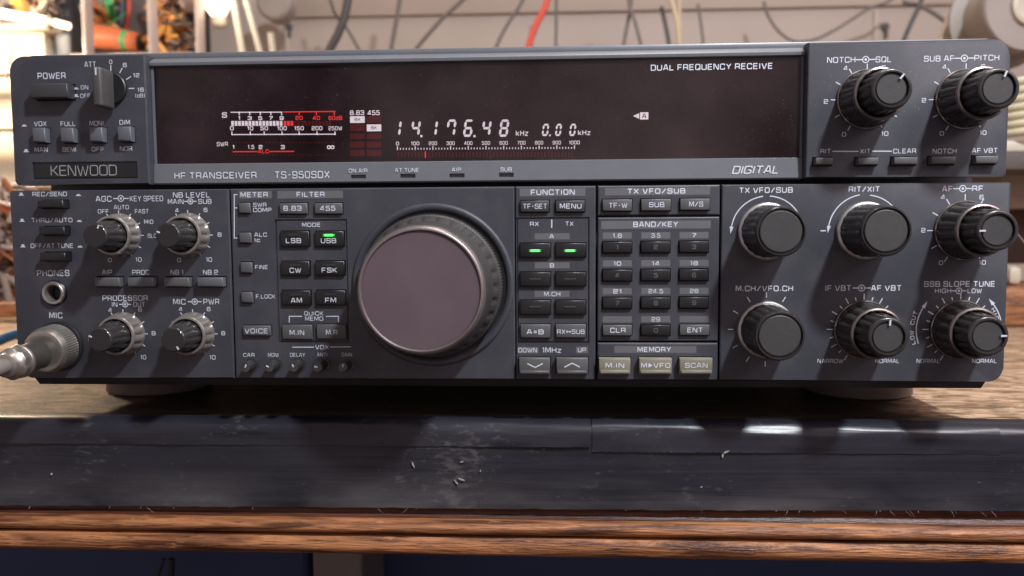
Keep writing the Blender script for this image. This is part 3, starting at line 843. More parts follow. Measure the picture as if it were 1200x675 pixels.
def small_knob(c, y, ang, arc=True):
    bm = bmesh.new()
    add_lathe(bm, c, y, [(9.1*MM,0),(9.1*MM,0.6*MM),(8.9*MM,1.1*MM,14,0.7*MM),(8.2*MM,5.0*MM,14,1.0*MM),(7.9*MM,5.6*MM)], 112, hs=1.08)
    k = part('small_dual_knob', bm, M['grey_knob'], radio, 38)
    bm = bmesh.new()
    add_lathe(bm, c, y, [(8.0*MM,5.5*MM),(8.05*MM,6.0*MM),(7.7*MM,6.5*MM),(7.1*MM,6.6*MM),(6.7*MM,6.2*MM),(6.6*MM,5*MM)], 96, hs=1.08)
    part('trim_ring', bm, M['grey_knob'], k, 30)
    bm = bmesh.new()
    add_lathe(bm, c, y, [(6.5*MM,5.2*MM,12,0.4*MM),(5.1*MM,14.6*MM,12,0.45*MM),(5.0*MM,15.7*MM),(4.8*MM,16.4*MM),(4.45*MM,16.7*MM),(4.2*MM,16.7*MM)], 112, hs=1.08)
    part('inner_knob', bm, M['gloss'], k, 38)
    bm = bmesh.new()
    add_lathe(bm, c, y, [(4.3*MM,16.5*MM),(4.2*MM,16.78*MM),(0,16.8*MM)], 64, hs=1.08)
    part('face_disc', bm, M['dark_face'], k, 30)
    pointer(k, c, 2.1*MM+14.7*1.08*MM, ang, 3.1*MM, 4.5*MM, 0.0006, y)
    return k

def single_knob(c, y):
    bm = bmesh.new()
    add_lathe(bm, c, y, [(10.6*MM,1.5*MM),(10.3*MM,2.2*MM,20,0.3*MM),(9.7*MM,16.6*MM,20,0.45*MM),(9.5*MM,17.6*MM),(9.2*MM,18.3*MM),(8.8*MM,18.7*MM),(8.5*MM,18.7*MM),(8.3*MM,17.6*MM),(7.5*MM,17.6*MM)], 160, hs=1.08)
    k = part('single_knob', bm, M['rubber'], radio, 38)
    bm = bmesh.new()
    add_lathe(bm, c, y, [(11.4*MM,0),(11.4*MM,1.2*MM),(11.1*MM,1.7*MM),(10.4*MM,2.0*MM),(10.2*MM,2.0*MM)], 96, hs=1.08)
    part('silver_skirt', bm, M['silver'], k, 30)
    bm = bmesh.new()
    add_lathe(bm, c, y, [(7.8*MM,17.5*MM),(7.75*MM,18.2*MM),(7.45*MM,18.4*MM),(0,18.4*MM)], 64, hs=1.08)
    part('face_disc', bm, M['knob_face'], k, 30)
    return k

def XZ(u, v, y=YL):
    p = P(u, v, y); return (p.x, p.z)

# ======== upper switch block =======================================
pa = Panel('switch_panel', 0, 172, YU, zu, ztop, (0.0015, 0, 0, 0.0055), x0=-0.201)
pa.text('POWER', 44, 77, 88.8, 7, thick=.25); pa.text('ATT', 99, 112.5, 75.5, 6)
pa.text('ON', 94.7, 103.5, 102.4, 4.6); pa.text('OFF', 94, 106, 112.3, 4.6)
press_icon(pa, 89.3, 103.5, False); press_icon(pa, 89.5, 112.5, True)
for s_, u0, u1, v in (('VOX',40,54.7,145),('FULL',71,88.5,145),('MONI',105,121.6,144.5),('DIM',140,152.5,143.3)): pa.text(s_, u0, u1, v, 5.2)
for s_, u0, u1, v in (('MAN',40.5,56,175.5),('SEMI',73.3,89.3,175.3),('OFF',107.5,122,174.7),('NOR',140.5,155,174.2)): pa.text(s_, u0, u1, v, 5)
press_icon(pa, 28.5, 147, False); press_icon(pa, 30.7, 177, True)
button(pa, 34.5, 78.5, 97.5, 114.5, 0.0050, 'dark_key', bev=0.0006, gap=0.0005, name='power_button')
for u0, u1, v0, v1 in ((37.3,52.3,149.5,166.5),(70,85.5,149.5,166.5),(104,119.5,149,166),(137,152.8,148,165.3)):
    button(pa, u0, u1, v0, v1, 0.0034, 'slate_key', bev=0.0007, name='rocker_switch')
# name plate
x0, x1, z0, z1 = pxrect(38, 161, 189.5, 209.5, YU)
pa.hole(x0, x1, z0, z1, 0.0007)
bm = bmesh.new(); add_box(bm, x0+0.0004, x1-0.0004, YU+0.0003, YU+0.002, z0+0.0004, z1-0.0004, 0.0002, 1, True)
plate = part('name_plate', bm, M['black_key'])
bm = bmesh.new(); pxtext(bm, 'KENWOOD', 59, 136.5, 199.6, 11.5, YU, thick=0.13, gap=0.22, yy=YU+0.00022)
part('lettering', bm, M['print_logo'] if 'print_logo' in M else M['print'], plate)
# attenuator lever
ca = XZ(131, 104, YU)
bm = bmesh.new(); add_lathe(bm, ca, YU, [(6.6*MM,0),(6.6*MM,1.2*MM),(6.2*MM,1.6*MM),(0,1.6*MM)], 64)
att = part('lever_knob', bm, M['black_key'], radio, 30)
bm = bmesh.new(); add_box(bm, ca[0]-1.9*MM, ca[0]+1.9*MM, YU-11.2*MM, YU-1.0*MM, ca[1]-8.8*MM, ca[1]+6.8*MM, 0.0012, 4)
part('lever', bm, M['lever'], att, 40)
pointer(att, ca, 11.2*MM, 0, 3.4*MM, 6.3*MM, 0.0006, YU)
dial_scale(pa, ca, 21, 28, (0, 30, 60, 90), (('0',128,131.6,72.5,4.6),('6',144,148.6,76.2,4.6),('12',156,163.5,88.3,4.6),('18',161,168.7,105.2,4.6),('(dB)',158.5,170,112,4.2)))
pa.done()

# ======== upper knob block ==========================================
pb = Panel('knob_panel', 945.5, 0, YU, zu, ztop, (0, 0.0012, 0.0065, 0), x1=0.201)
pb.text('NOTCH', 969.2, 1002.4, 70.2, 6.4); ring_icon(pb, 1014.5, 69.8); pb.text('SQL', 1026, 1044.5, 69.6, 6.4)
pb.text('SUB AF', 1082.6, 1118.4, 68.6, 6.4); ring_icon(pb, 1130, 68.2); pb.text('PITCH', 1141.7, 1171, 67.7, 6.4)
cn, cs = XZ(1015.2, 116.5, YU), XZ(1130.7, 116.2, YU)
A30 = [-150, -120, -90, -60, -30, 0, 30, 60, 90, 120, 150]
dial_scale(pb, cn, 34, 40, [a for a in A30 if a not in (60, 90)], (('4',988.5,993.5,79.8,5),('6',1033,1038,79.2,5),('2',965.3,970.5,119,5),('0',986.5,991.5,157.5,5),('10',1032.8,1041,156.6,5)))
dial_scale(pb, cs, 34, 40, [a for a in A30 if a not in (60, 90)], (('4',1104.3,1109.3,78.4,5),('6',1149.5,1154.5,78,5),('2',1080,1085.3,117.5,5),('0',1101.2,1106.2,156.3,5),('10',1148,1156,155.5,5)))
dual_knob(cn, YU, 38); dual_knob(cs, YU, 22)
pb.text('RIT', 961.4, 973.5, 177.2, 5); pb.text('XIT', 1007.8, 1020, 177.2, 5); pb.text('CLEAR', 1046.6, 1073.5, 177, 5.2)
pb.text('NOTCH', 1092.8, 1121, 177, 5.2); pb.text('AF VBT', 1139, 1169, 176.3, 5.2)
pb.lines('link_line', [[(975.5,177.4),(1006,177.4)],[(1022,177.2),(1045,177.2)]], 1.2)
for u0, u1, v0, v1 in ((956,976.5,184.5,193),(1005.8,1030,184.3,193),(1048,1075.8,183.8,192.6),(1092,1121,183,192),(1143.7,1170.5,182.3,191.5)):
    button(pb, u0, u1, v0, v1, 0.0030, 'grey_key', bev=0.0005, gap=0.0005)
pb.done()

# ======== display bezel ===========================================
xl, xr = pa.x1 + 0.0002, pb.x0 - 0.0002
gz0, gz1 = P(560, 188, YU+0.003).z, P(560, 72.2, YU+0.004).z
def bar(prof_, x0, x1):
    bm = bmesh.new()
    a = [bm.verts.new((x0, y, z)) for y, z in prof_]; b = [bm.verts.new((x1, y, z)) for y, z in prof_]
    n = len(prof_)
    for i in range(n): bm.faces.new((a[i], a[(i+1) % n], b[(i+1) % n], b[i]))
    bm.faces.new(a[::-1]); bm.faces.new(b)
    bmesh.ops.recalc_face_normals(bm, faces=list(bm.faces))
    return bm
bz = empty('display_bezel', (0, 0, 0)); bz.parent = radio; bz.matrix_parent_inverse = RINV
tp = [(YU+0.0040, gz1), (YU+0.0032, gz1+0.0004), (YU+0.0030, gz1+0.0012)]
for k in range(7):
    s = k/6
    tp.append((YU+0.0030 + 0.0042*s**1.2, gz1+0.0016 + (ztop-0.0003-gz1-0.0016)*s))
tp += [(YU+0.010, ztop-0.0003), (YU+0.010, gz1)]
part('top_bar', bar(tp, xl, xr), M['bezel'], bz, 35)
bm = bar([(YU+0.0045, gz0), (YU+0.0040, gz0-0.0003), (YU+0.0034, zu+0.0006), (YU+0.0038, zu), (YU+0.010, zu), (YU+0.010, gz0)], xl, xr)
bb = part('bottom_bar', bm, M['bezel'], bz)
cb = bmesh.new()
for (u0, u1, v0, v1) in ((411.3,428.8,204.6,209),(469,486.8,203.6,208.4),(526.6,544.4,203.2,208),(584.8,602,202.6,207.4)):
    x0, x1, z0, z1 = pxrect(u0, u1, v0, v1, YU+0.0036)
    add_box(cb, x0, x1, YU, YU+0.0055, z0, z1)
    bm = bmesh.new(); add_box(bm, x0-0.0001, x1+0.0001, YU+0.0047, YU+0.006, z0-0.0001, z1+0.0001)
    part('indicator_window', bm, M['slate_key'], bz)
cut(bb, cb)
for s_, u0, u1, v, h, kw in (('HF TRANSCEIVER',204.5,301,205.6,7.2,dict(thick=.25)),('TS-950SDX',322,386.5,204.8,8,dict(thick=.25)),('ON AIR',408.8,430.6,200,4.4,{}),('AT TUNE',463,491,199.4,4.4,{}),('AIP',529.5,540.5,198.9,4.4,{}),('SUB',586.5,599.7,198.5,4.4,{})):
    bm = bmesh.new(); pxtext(bm, s_, u0, u1, v, h, YU+0.0036, yy=YU+0.00335, **kw); part('lettering', bm, M['print'], bz)
bm = bmesh.new(); pxtext(bm, 'DIGITAL', 858.5, 913, 199, 9, YU+0.0036, yy=YU+0.00335, slant=0.28, thick=.22, gap=.18); part('lettering', bm, M['print'], bz)
for (x0, x1) in ((xl, xl+0.0011), (xr-0.0010, xr)):
    bm = bmesh.new(); add_box(bm, x0, x1, YU+0.0043, YU+0.010, gz0, gz1)
    part('side_bar', bm, M['bezel'], bz)
YG = YU + 0.0046; YB = YG + 0.0065; YV = YB - 0.0004
bm = bmesh.new(); add_box(bm, xl+0.0002, xr-0.0002, YG, YG+0.0012, gz0-0.0005, gz1+0.0005)
part('display_glass', bm, M['glass'], bz)
bm = bmesh.new(); add_box(bm, xl-0.02, xr+0.02, YB, YB+0.001, gz0-0.004, gz1+0.004)
part('display_board', bm, M['board'], bz)
bm = bmesh.new(); pxtext(bm, 'DUAL FREQUENCY RECEIVE', 762.6, 905.5, 78.3, 6.6, YG, thick=.23); part('lettering', bm, M['print'], bz)

# glowing figures behind the glass
def glow(name, mt='vfd'):
    return [bmesh.new(), name, mt]
def gend(g): part(g[1], g[0], M[g[2]], bz)
def grect(g, u0, u1, v0, v1, y=None):
    x0, x1, z0, z1 = pxrect(u0, u1, v0, v1, YV); add_poly(g[0], [(x0,z0),(x1,z0),(x1,z1),(x0,z1)], YV if y is None else y)
def gline(g, pts, t=1.2): pxline(g[0], pts, t, YV, yy=YV)
def gtext(g, s, u0, u1, v, h, thick=.25): pxtext(g[0], s, u0, u1, v, h, YV, thick=thick, yy=YV-0.00001)
g = glow('meter_scale')
gtext(g, 'S', 260, 266, 134.8, 6); gline(g, [(270.2,131.6),(330.2,131.4)])
for u, s_ in ((280.3,'1'),(292.6,'3'),(305,'5'),(317.4,'7'),(330,'9')):
    gline(g, [(u,131),(u,135)], 1.3); gtext(g, s_, u-(1.2 if s_ == '1' else 2.4), u+(1.2 if s_ == '1' else 2.4), 138.4, 4.4)
for u, s_, wd in ((271.7,'0',4.5),(293.3,'10',7),(309.6,'50',9),(330.5,'100',11),(350.5,'150',11),(371.5,'200',12.5),(393,'250W',16)):
    gtext(g, s_, u-wd/2, u+wd/2, 150.3, 4.4); uu = min(u, 392.5); gline(g, [(uu,154),(uu,158)], 1.3)
gline(g, [(271.5,157.7),(393.5,157.2)])
gtext(g, 'SWR', 254, 267, 168.8, 4.6)
for u, s_, wd in ((273.5,'1',2.4),(294.2,'1.5',7.5),(305.4,'2',4.6),(331.3,'3',4.6),(387.5,'@',9)): gtext(g, s_, u-wd/2, u+wd/2, 172.3, 4.4)
gend(g)
g = glow('meter_bar')
for k in range(15): grect(g, 271 + k*4.06, 274.1 + k*4.06, 141.8, 147.4)
gend(g)
g = glow('red_meter_scale', 'vfd_red')
gline(g, [(331.7,131.2),(393.2,130.6)])
for u, s_, wd in ((350.5,'20',8.5),(370.7,'40',8.5),(393,'60dB',16)):
    uu = min(u, 391.7); gline(g, [(uu,131),(uu,135)], 1.3); gtext(g, s_, u-wd/2, u+wd/2, 138.2, 4.4)
for k in range(3): grect(g, 332.4 + k*4.06, 335.5 + k*4.06, 141.8, 147.4)
gline(g, [(272.5,177.8),(302,177.6)], 1.2); gtext(g, 'ALC', 302.5, 315, 177.4, 4.2); gline(g, [(315.5,177.6),(344.8,177.4)], 1.2)
gline(g, [(498.4,177.4),(498.4,185)], 1.3)
gend(g)
g = glow('filter_sign')
gtext(g, '8.83', 410, 426.7, 132.1, 5.2, .28); gtext(g, '455', 430.7, 445, 132.1, 5.2, .28)
grect(g, 410.2, 427.4, 136.2, 144); grect(g, 429.8, 446.8, 145.8, 153.8)
gend(g)
g = glow('filter_sign', 'ghost')
gg = lambda s_, a, b, v: pxtext(g[0], s_, a, b, v, 3.4, YV, yy=YV-0.00003)
gg('6K', 415.5, 422.5, 140.1); gg('6K', 434.8, 441.8, 149.8)
gend(g)
g = glow('unlit_meter_row', 'ghost_red')
for k in range(28): grect(g, 271 + k*4.4, 273.4 + k*4.4, 166.6, 167.6)
for k in range(28): grect(g, 271 + k*4.4, 273.4 + k*4.4, 181.0, 182.0)
for k in range(3, 14): grect(g, 332.4 + k*4.06, 335.5 + k*4.06, 141.8, 147.4)
for k in range(0, 52): grect(g, 466 + k*4.0, 467.6 + k*4.0, 178.5, 184)
gend(g)
g = glow('unlit_filter_sign', 'ghost_red')
for (u0, u1) in ((410.2,427.4),(429.8,446.8)):
    for (v0, v1) in ((156.5,163),(166,173),(175.5,183)): grect(g, u0, u1, v0, v1)
grect(g, 429.8, 446.8, 136.4, 143.6); grect(g, 410.2, 427.4, 146, 153.6)
gend(g)
SEG = {'0':'abcdef','1':'bc','4':'fgbc','6':'afgedc','7':'fabc','8':'abcdefg'}
def digit(gl_, gh_, ch, u0, u1, v0, v1, t=2.0):
    x0, x1, z0, z1 = pxrect(u0, u1, v0, v1, YV); k = 0.000352; t *= k; sl = 0.14; zm = (z0+z1)/2
    sh = lambda x, z: (x + sl*(z-zm), z)
    def hor(z): return [(x0+t*0.35,z),(x0+t*0.95,z+t/2),(x1-t*0.95,z+t/2),(x1-t*0.35,z),(x1-t*0.95,z-t/2),(x0+t*0.95,z-t/2)]
    def ver(x, a, b): return [(x,a+t*0.25),(x+t/2,a+t*0.85),(x+t/2,b-t*0.85),(x,b-t*0.25),(x-t/2,b-t*0.85),(x-t/2,a+t*0.85)]
    S_ = {'a':hor(z1-t/2),'g':hor(zm),'d':hor(z0+t/2),'b':ver(x1-t/2,zm,z1-t/2),'c':ver(x1-t/2,z0+t/2,zm),'f':ver(x0+t/2,zm,z1-t/2),'e':ver(x0+t/2,z0+t/2,zm)}
    for kk, pts in S_.items():
        add_poly((gl_ if kk in SEG[ch] else gh_)[0], [sh(*p) for p in pts], YV)
g = glow('frequency_readout'); h_ = glow('unlit_segments', 'ghost')
for ch, u0, u1 in (('1',462,470),('4',482,492.4),('1',502.5,512.5),('7',523.5,534),('6',543.5,554),('4',565,575.3),('8',585.5,596)): digit(g, h_, ch, u0, u1, 140, 160.3, 2.8)
for u in (493.8, 556): grect(g, u-1.2, u+1.2, 158.2, 160.8)
gtext(g, 'kHz', 604.5, 619, 156, 6, .26)
for u0, u1 in ((635.5,643),(651,658),(667.5,674.8)): digit(g, h_, '0', u0, u1, 145, 159.3, 2.2)
grect(g, 643.6, 645.4, 157.6, 159.6)
gtext(g, 'kHz', 677.3, 692, 155.4, 5.6, .26)
gend(g); gend(h_)
g = glow('tuning_scale')
for k in range(11):
    u = 465.8 + k*20.74; v = 168.2 - k*0.12; s_ = str(k*100); wd = 3.6 if k == 0 else (9.6 if k < 10 else 12.5)
    gtext(g, s_, u-wd/2, u+wd/2, v, 4)
    gline(g, [(u, v+3.4),(u, v+7.6)], 1.2)
    if k < 10:
        for q in range(1, 6): uu = u + q*20.74/6; gline(g, [(uu, v+5.2),(uu, v+7.2)], 1.1)
gend(g)
g = glow('receive_marker')
a = [P(741.8,135.9,YV), P(749,132.6,YV), P(749,139.2,YV)]; add_poly(g[0], [(p.x,p.z) for p in a], YV)
grect(g, 750, 759.8, 131.6, 140)
gend(g)
g = glow('receive_marker', 'ghost'); pxtext(g[0], 'A', 752.5, 757.5, 135.8, 5, YV, yy=YV-0.00003); gend(g)

# ======== lower left block =========================================
pc = Panel('knob_panel', 0, 271.2, YL, zb, zl, (0.0055, 0, 0, 0.0006), x0=-0.201)
for s_, u0, u1, v in (('REC/SEND',38,78.5,227.4),('THRU/AUTO',37,85,258),('OFF/AT TUNE',36,86,288)):
    pc.text(s_, u0, u1, v, 5)
for u, v, k_ in ((25,228,True),(92,228.4,False),(26,258.6,True),(93,258.8,False),(27,288.6,True),(94,288.8,False)): press_icon(pc, u, v, k_)
for u0, u1, v0, v1 in ((43,73.5,234.5,243.5),(45,75,265.5,275.5),(46,76,296,306)): button(pc, u0, u1, v0, v1, 0.0040, 'black_key', bev=0.0006)
pc.text('PHONES', 43.3, 81.5, 320, 6.6, thick=.25); pc.text('MIC', 57.8, 73.3, 369.6, 6.6, thick=.25)
cj = XZ(64, 343.3)
pc.pit(cj, 0.0054, 0.0045)
bm = bmesh.new(); add_lathe(bm, cj, YL, [(5.2*MM,-1*MM),(5.2*MM,0.3*MM),(4.9*MM,0.6*MM)], 64)
jk = part('headphone_jack', bm, M['black_key'], radio, 40)
bm = bmesh.new(); add_lathe(bm, cj, YL, [(4.9*MM,0.2*MM),(4.8*MM,1.2*MM),(4.4*MM,1.6*MM),(3.6*MM,1.4*MM),(3.3*MM,0.6*MM),(3.2*MM,-3.5*MM)], 64)
part('metal_ring', bm, M['nickel'], jk, 40)
pc.text('AGC', 112.2, 130.8, 233, 6.2); ring_icon(pc, 141.7, 232.6, 9.5); pc.text('KEY SPEED', 152.2, 191.2, 232.7, 6)
pc.text('NB LEVEL', 202.7, 246, 228.4, 6); pc.text('MAIN', 196.7, 215.2, 236.2, 5.4); ring_icon(pc, 223.2, 236, 7.5, 3.1); pc.text('SUB', 232.4, 247.9, 236, 5.4)
c1, c2, c3, c4 = XZ(140.2, 275.9), XZ(221, 275.5), XZ(145.2, 391.2), XZ(226.6, 391.2)
RA = [0, 30, 60, 90, 120, 150]
dial_scale(pc, c1, 26, 29.8, [-30, 0, 30, 60, 90, 120, 150], (('OFF',114.7,127.5,247.7,4.6),('AUTO',133.5,151,242.8,4.8),('FAST',158.2,174.3,247.6,4.8),('MID',169,179.7,259.9,4.6),('SLOW',173,189,276.2,4.6),('0',126.5,131,304.7,4.6),('10',159,166,304.2,4.8)))
dial_scale(pc, c2, 26, 29.8, [-30, 0, 30, 60, 90, 120, 150], (('4',205.2,209.7,246.5,4.6),('6',238.7,243.2,246,4.6),('8',255,259.8,274.9,4.6),('0',207.7,212.3,304.7,4.6),('10',241.4,248.6,304.2,4.8)))
pc.text('PROCESSOR', 120.2, 173.2, 349.3, 6); pc.text('IN', 131, 137.7, 356.8, 5); ring_icon(pc, 146.8, 356.7, 7.5, 3.1); pc.text('OUT', 156.4, 170, 356.8, 5)
pc.text('MIC', 203, 217.5, 353.6, 6.2); ring_icon(pc, 228.2, 353.5, 8.5, 3.3); pc.text('PWR', 238.3, 257, 353.5, 6.2)
dial_scale(pc, c3, 26, 29.8, [-60, -30, 0, 30, 60, 90, 120, 150], (('4',127,131.4,363.3,4.6),('6',162,166.3,362.7,4.6),('8',177.7,182.4,390.5,4.6),('10',164.7,171.4,418.6,4.8)))
dial_scale(pc, c4, 26, 29.8, [-60, -30, 0, 30, 60, 90, 120, 150], (('4',209.5,214,362.2,4.6),('6',242.4,246.8,362.2,4.6),('8',259.4,264,390.5,4.6),('10',245.6,252.7,418.8,4.8)))
small_knob(c1, YL, 25); small_knob(c2, YL, -70); small_knob(c3, YL, -70); small_knob(c4, YL, 150)
for s_, u0, u1 in (('AIP',119.6,131.5),('PROC',155,175),('NB 1',200,215),('NB 2',238,255.5)): pc.text(s_, u0, u1, 319, 5.2)
for (u0, u1), mt in (((110,139.5),'grey_key'),((149,179),'slate_key'),((191.5,221),'grey_key'),((230.7,261),'slate_key')):
    button(pc, u0, u1, 325.4, 336, 0.0030, mt, bev=0.0005, gap=0.0005)
# microphone socket
cm = XZ(69.5, 405.5)
bm = bmesh.new(); add_lathe(bm, cm, YL, [(10.4*MM,0),(10.4*MM,0.8*MM),(9.9*MM,1.2*MM),(9.0*MM,1.2*MM),(0,1.2*MM)], 64)
part('microphone_socket', bm, M['black_key'], radio, 40)
pc.done()

# ======== meter and mode block ========================================
pd = Panel('mode_panel', 272.6, 603.5, YL, zb, zl)
pd.strip(280, 318.5, 223.7, 232.6); pd.text('METER', 281.8, 314, 228.1, 5.6, thick=.25); pd.strip(325, 402, 223.5, 232.4); pd.text('FILTER', 347.5, 380.5, 227.8, 5.6, thick=.25)
pd.lines('bracket_line', [[(278.3,228),(274.6,228),(274.6,279),(279,279)],[(274.6,243.6),(278.8,243.6)]], 1.2)
for u0, u1, v0, v1 in ((279.5,292.7,237.6,249.8),(280,293.8,272.5,284.7),(281.6,294.8,307.3,319.8),(282.3,295.5,342.2,354.8)):
    button(pd, u0, u1, v0, v1, 0.0022, 'cream_grey', bev=0.0005) if False else button(pd, u0, u1, v0, v1, 0.0014, 'grey_key', bev=0.0005)
for s_, u0, u1, v in (('SWR',296.6,312.3,240),('COMP',296.6,318.2,246),('ALC',298,313,275),('Ic',298.3,305,281.2),('FINE',299,314,313),('F.LOCK',300,322.7,347.4)): pd.text(s_, u0, u1, v, 4.5)
button(pd, 327.5, 359.5, 238, 250.5, 0.0014, 'grey_key', '8.83', lu=(332,353.4), lv=244)
button(pd, 368.5, 400.5, 238, 250.5, 0.0014, 'grey_key', '455', lu=(375,393), lv=244)
# recessed mode well
x0, x1, z0, z1 = pxrect(323.8, 408, 256.8, 401.4, YL); pd.hole(x0, x1, z0, z1, 0.0008)
bm = bmesh.new(); add_box(bm, x0+0.0005, x1-0.0005, YL+0.0004, YL+0.003, z0+0.0005, z1-0.0005, 0.0002, 1, True)
wl_ = part('mode_well', bm, M['panel'], radio); 
class Sub: pass
def well_holes(o, y):
    s = Panel.__new__(Panel); s.y = y; s.o = o; s.c = bmesh.new(); s.ncut = 0; return s
pw = well_holes(wl_, YL+0.0004)
pw.text('MODE', 354, 375.5, 263.4, 4.6)
button(pw, 328.8, 361.8, 271, 288.9, 0.0013, 'black_key', 'LSB', lu=(335,353), lv=282, slot=(344,275.6))
button(pw, 369, 402.5, 271, 288.9, 0.0013, 'black_key', 'USB', lu=(376,394), lv=282, led=(385.4,275.6))
button(pw, 329.3, 362.5, 306.3, 323, 0.0013, 'black_key', 'CW', lu=(339.4,353), lv=316.7, slot=(345,311.3))
button(pw, 369.5, 403.5, 306, 322.7, 0.0013, 'black_key', 'FSK', lu=(377,395), lv=316.5, slot=(386,311))
button(pw, 330, 363.5, 340.6, 357.9, 0.0013, 'black_key', 'AM', lu=(340.8,354), lv=352, slot=(346.5,345.6))
button(pw, 370, 404.5, 340.3, 357.6, 0.0013, 'black_key', 'FM', lu=(381,394), lv=351.8, slot=(387,345.4))
pw.text('QUICK', 356.5, 379, 367.3, 4.6); pw.text('MEMO', 357.6, 378.8, 373.4, 4.6)
pw.lines('bracket_line', [[(339,378),(339,370.7),(354,370.7)],[(382,370.7),(396.6,370.7),(396.6,378)]], 1.2)
button(pw, 330.6, 365.4, 380.8, 397.6, 0.0013, 'grey_key', 'M.IN', lu=(339.4,356.5), lv=389.6)
button(pw, 371, 405.6, 380.5, 397.3, 0.0013, 'grey_key', 'M.R', lu=(382,395.5), lv=389.4)
pw.done()
button(pd, 284.6, 316.6, 381.8, 393.5, 0.0014, 'grey_key', 'VOICE', lu=(286.8,314), lv=387.8)
pd.text('VOX', 369.4, 385.4, 406.8, 4.8)
pd.lines('bracket_line', [[(342.6,406.8),(368,406.8)],[(386.5,406.6),(411.6,406.4)]], 1.1)
for s_, u0, u1, v in (('CAR',285,298.3,416),('MONI',314,326.5,416),('DELAY',340,357.6,415.8),('ANTI',371.5,383.7,415.7),('GAIN',400.4,412.5,415.5)): pd.text(s_, u0, u1, v, 4.2)
for i, (u, v) in enumerate(((295,427.5),(322.5,427),(350.5,427),(378.3,427),(407,427))):
    c = XZ(u, v)
    bm = bmesh.new(); add_lathe(bm, c, YL, [(3.0*MM,0),(2.9*MM,0.25*MM),(2.3*MM,0.3*MM,10,0.1*MM),(2.2*MM,6.4*MM,10,0.15*MM),(1.9*MM,7.0*MM),(0,7.1*MM)], 60)
    k = part('trimmer_knob', bm, M['gloss'], radio, 40)
    pointer(k, c, 7.1*MM, (20, -60, -20, -75, 10)[i], 0.1*MM, 1.4*MM, 0.0005, YL)
# main tuning dial
cdl = XZ(507.5, 334)
bm = bmesh.new(); add_lathe(bm, cdl, YL, [(33.2*MM,-0.2*MM),(33.0*MM,0.7*MM),(32.4*MM,1.25*MM),(31.6*MM,1.3*MM),(30.6*MM,1.0*MM),(29.8*MM,0.2*MM),(29.6*MM,-0.5*MM)], 160)
part('dial_surround', bm, M['panel'], radio, 40)
bm = bmesh.new(); add_lathe(bm, cdl, YL, [(0,0.06*MM),(29.7*MM,0.06*MM)], 96)
part('dial_gap', bm, M['black'], radio)
bm = bmesh.new()
add_lathe(bm, cdl, YL, [(28.2*MM,1.0*MM),(28.6*MM,1.6*MM,140,0.45*MM),(28.6*MM,6.4*MM,140,0.45*MM),(28.2*MM,7.0*MM),(27.7*MM,7.4*MM),(27.6*MM,8.2*MM),(27.4*MM,9.2*MM,28,0.0*MM),(26.4*MM,13.0*MM,30,1.7*MM),(25.7*MM,15.2*MM),(25.5*MM,16.0*MM),(24.7*MM,27.0*MM),(24.4*MM,28.3*MM),(24.0*MM,28.9*MM)], 560)
dial = part('tuning_dial', bm, M['dial_body'], radio, 35)
dial['label'] = 'large round tuning dial with dark mauve brown face and pinkish grey rim'
bm = bmesh.new(); add_lathe(bm, cdl, YL, [(24.1*MM,28.7*MM),(23.8*MM,29.5*MM),(23.3*MM,30.5*MM),(22.9*MM,30.8*MM),(22.4*MM,30.8*MM),(22.0*MM,30.3*MM),(21.9*MM,29.5*MM)], 160)
part('silver_rim', bm, M['rim'], dial, 40)
bm = bmesh.new(); add_lathe(bm, cdl, YL, [(21.95*MM,29.6*MM),(21.9*MM,30.1*MM),(0,30.15*MM)], 128)
part('dial_face', bm, M['dial_face'], dial, 40)
pd.done()

# ======== function block ==========================================
pe = Panel('function_panel', 604.3, 698.0, YL, zb, zl)
pe.strip(609, 686, 220.7, 229.8); pe.text('FUNCTION', 622, 673.6, 225.2, 6, thick=.25)
button(pe, 609.8, 643.2, 235, 248.4, 0.0014, 'dark_key', 'TF-SET', lu=(613,641), lv=241.7)
button(pe, 651.2, 685.2, 234.8, 248.2, 0.0014, 'dark_key', 'MENU', lu=(656,681.5), lv=241.5)
x0, x1, z0, z1 = pxrect(605.4, 690.8, 254.5, 402, YL); pe.hole(x0, x1, z0, z1, 0.0008)
bm = bmesh.new(); add_box(bm, x0+0.0005, x1-0.0005, YL+0.0004, YL+0.003, z0+0.0005, z1-0.0005, 0.0002, 1, True)
we_ = part('function_well', bm, M['panel'], radio); pw = well_holes(we_, YL+0.0004)
pw.text('RX', 621, 631.5, 262.4, 4.8); pw.text('TX', 662.5, 672, 262.2, 4.8); pw.lines('divider_line', [[(646.6,257.3),(646.5,267)]], 1.4)
for u0, u1, v0, v1, s_, a, b in ((626.6,667.5,273.3,280.6,'A',643.8,649.2),(626.6,667.5,307.4,314.6,'B',644.2,649.4),(626.6,667.5,340.8,348.2,'M.CH',637.6,656.6)):
    pw.strip(u0, u1, v0, v1); pw.text(s_, a, b, (v0+v1)/2, 4.8)
for (v0, v1, vl, lit) in ((285,301.6,293.8,True),(319,335.6,327.6,False),(352,368.8,360.2,False)):
    for (u0, u1, cu) in ((609.4,645,627),(651,686.4,668)):
        button(pw, u0, u1, v0, v1, 0.0013, 'black_key', led=(cu, vl) if lit else None, slot=None if lit else (cu, vl))
button(pw, 610, 645, 380.2, 396, 0.0013, 'grey_key', 'A=B', lu=(617,637.3), lv=388.9)
button(pw, 651.2, 686.6, 380, 395.8, 0.0013, 'grey_key', 'RX~SUB', lu=(652.8,685), lv=388.7, lh=5)
pw.done()
pe.strip(606.5, 631, 406.5, 414); pe.text('DOWN', 607.6, 629.2, 410.3, 5); pe.text('1MHz', 635.5, 657.8, 410.3, 6); pe.strip(675, 689, 406.3, 413.8); pe.text('UP', 677.2, 686.8, 410, 5)
